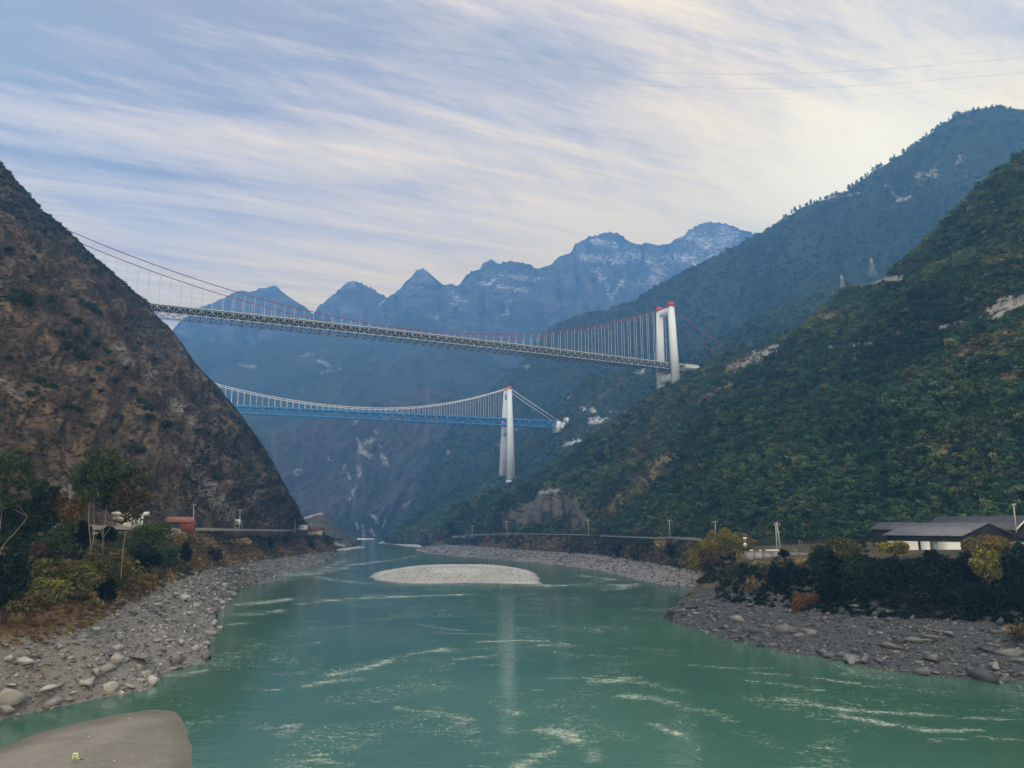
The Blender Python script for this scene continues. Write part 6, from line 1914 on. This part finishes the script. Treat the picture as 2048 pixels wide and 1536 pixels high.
# the stool and litter on the sandbar
M_LIME = plain_mat('lime_plastic', (0.50, 0.62, 0.20), 0.4, 0.4, 0.05, 2.0)
p0 = atz(150, 1518, 0.75)
st = empty('stool', p0, 0.4); tag(st, 'pale lime plastic stool standing on the sandbar', 'stool')
MB().box((-0.26, -0.26, 0.62), (0.26, 0.26, 0.70)).build('seat', M_LIME, st)
for x in (-1, 1):
    for y in (-1, 1):
        MB().bar((x * 0.30, y * 0.30, -0.1), (x * 0.22, y * 0.22, 0.615), 0.09, 0.09).build('leg', M_LIME, st)
mb = MB()
for a in (-1, 1):
    mb.bar((-0.26, a * 0.26, 0.3), (0.26, a * 0.26, 0.3), 0.05, 0.06); mb.bar((a * 0.26, -0.26, 0.34), (a * 0.26, 0.26, 0.34), 0.05, 0.06)
mb.build('rungs', M_LIME, st)
rb = empty('bag', atz(164, 1520, 0.75)); tag(rb, 'crumpled red bag lying beside the lime stool', 'bag')
V, Fa = ROCKS[4]
mesh_np('sack', V * np.array([0.40, 0.22, 0.2]) + np.array([0, 0, 0.1]), Fa, plain_mat('red_bag', (0.26, 0.03, 0.035), 0.6, 0.2, 0.15, 3.0), rb)
mesh_np('white_flap', V * np.array([0.22, 0.14, 0.12]) + np.array([-0.42, 0.05, 0.09]), Fa, plain_mat('white_bag', (0.55, 0.52, 0.50), 0.7, 0.2, 0.08, 3.0), rb)
for px, py, lab in ((178, 1473, 'tiny white stone on the sandbar above the stool'), (229, 1521, 'tiny white stone on the sandbar right of the bag'), (259, 1437, 'tiny pale stone near the far tip of the sandbar'), (320, 1419, 'tiny dark stone at the far rim of the sandbar')):
    p = atz(px, py, 0.8)
    o = mesh_np('stone', V * np.array([0.22, 0.16, 0.14]), Fa, plain_mat('pebble', (0.5, 0.5, 0.48) if 'dark' not in lab else (0.05, 0.05, 0.05), 0.8, 0.2, 0.1, 3.0))
    o.location = tuple(p)
    tag(o, lab, 'stone', 'stones on the sandbar')

# wires across the valley
M_WIRE = plain_mat('power_wire', (0.22, 0.22, 0.24), 0.5, 0.3, 0.05, 0.1)
WL = [([(60, -24), (150, 0), (500, 80), (760, 133), (1024, 171), (1230, 191), (1400, 199), (1560, 199), (1750, 191), (2048, 168), (2300, 140)], 'lowest thin power line across the upper sky'),
      ([(150, -23), (245, 0), (512, 64), (760, 112), (1024, 148), (1230, 169), (1400, 177), (1560, 178), (1750, 171), (2048, 146), (2300, 118)], 'lower of the middle pair of close power lines, second lowest wire'),
      ([(150, -26), (245, -3), (512, 61), (760, 109), (1024, 146), (1230, 167.5), (1400, 176), (1560, 177), (1750, 170), (2048, 145), (2300, 117)], 'upper wire of the close pair second from below'),
      ([(250, -20), (340, 0), (512, 39), (760, 85), (1024, 123), (1230, 142), (1400, 149), (1560, 149), (1750, 141), (2048, 116), (2300, 88)], 'lower wire of the pair just under the topmost power line'),
      ([(250, -23), (340, -3), (512, 36.5), (760, 83), (1024, 121), (1230, 141), (1400, 148), (1560, 148), (1750, 140), (2048, 115), (2300, 87)], 'upper wire of the pair just under the topmost power line'),
      ([(330, -24), (425, 0), (600, 36), (800, 72), (1024, 104), (1230, 122), (1400, 128.5), (1560, 128), (1750, 121), (2048, 98), (2300, 70)], 'topmost thin power line across the upper sky')]
for pts, lab in WL:
    Pn = np.array([at(p[0], p[1], 430 + 0.02 * p[0]) for p in pts])
    tt = np.linspace(0, len(Pn) - 1, 60)
    q = np.stack([np.interp(tt, np.arange(len(Pn)), Pn[:, k]) for k in range(3)], 1)
    for _ in range(6):
        q[1:-1] = (q[:-2] + 2 * q[1:-1] + q[2:]) / 4
    c0 = q.mean(0)
    o = MB().tube(q - c0, 0.03, 5).build('power_line', M_WIRE)
    o.location = tuple(c0)
    tag(o, lab, 'power line', 'power lines across the valley')

# gravel lying on the mid-river island
def bar_stones(poly, n, z, s0, mat, seed, label, name):
    rng = np.random.default_rng(seed)
    xs = [p[0] for p in poly]; ys = [p[1] for p in poly]
    px = rng.uniform(min(xs), max(xs), n * 3); py = rng.uniform(min(ys), max(ys), n * 3)
    k = inside(px, py, poly)
    P = np.array([atz(a, b, z) for a, b in zip(px[k][:n], py[k][:n])])
    m = len(P)
    s = s0(P) * (0.5 + 1.2 * rng.power(0.5, m) ** 2)
    V, Fa, CC = replicate(ROCKS, P, np.stack([s * rng.uniform(0.8, 1.5, m), s, s * 0.55], 1), rng.uniform(0, 6.28, m), rng.beta(1.4, 2.0, (m, 1)).repeat(3, 1), rng)
    tag(mesh_np(name, V, Fa, mat, attrs={'col': CC[:, 0]}), label, 'gravel', kind='stuff')


RUB_I = stone_mat('pale_cobble', (0.20, 0.205, 0.21), (0.46, 0.46, 0.465), False)
bar_stones([(752, 1154), (790, 1140), (850, 1133), (930, 1131), (1000, 1134), (1050, 1143), (1068, 1153), (1072, 1162), (1000, 1164), (900, 1163), (800, 1162)], 6000, 1.28, lambda P: 0.0009 * P[:, 1], RUB_I, 61, 'pale cobbles covering the mid river gravel island', 'island_cobbles')
RUB_S = stone_mat('sand_pebble', (0.06, 0.057, 0.052), (0.30, 0.285, 0.265), False)
bar_stones([(20, 1490), (140, 1456), (260, 1430), (330, 1424), (362, 1450), (376, 1500), (380, 1560), (-40, 1560)], 1500, 0.40, lambda P: 0.00035 * P[:, 1], RUB_S, 62, 'scattered pebbles and drift on the sandbar', 'sandbar_pebbles')
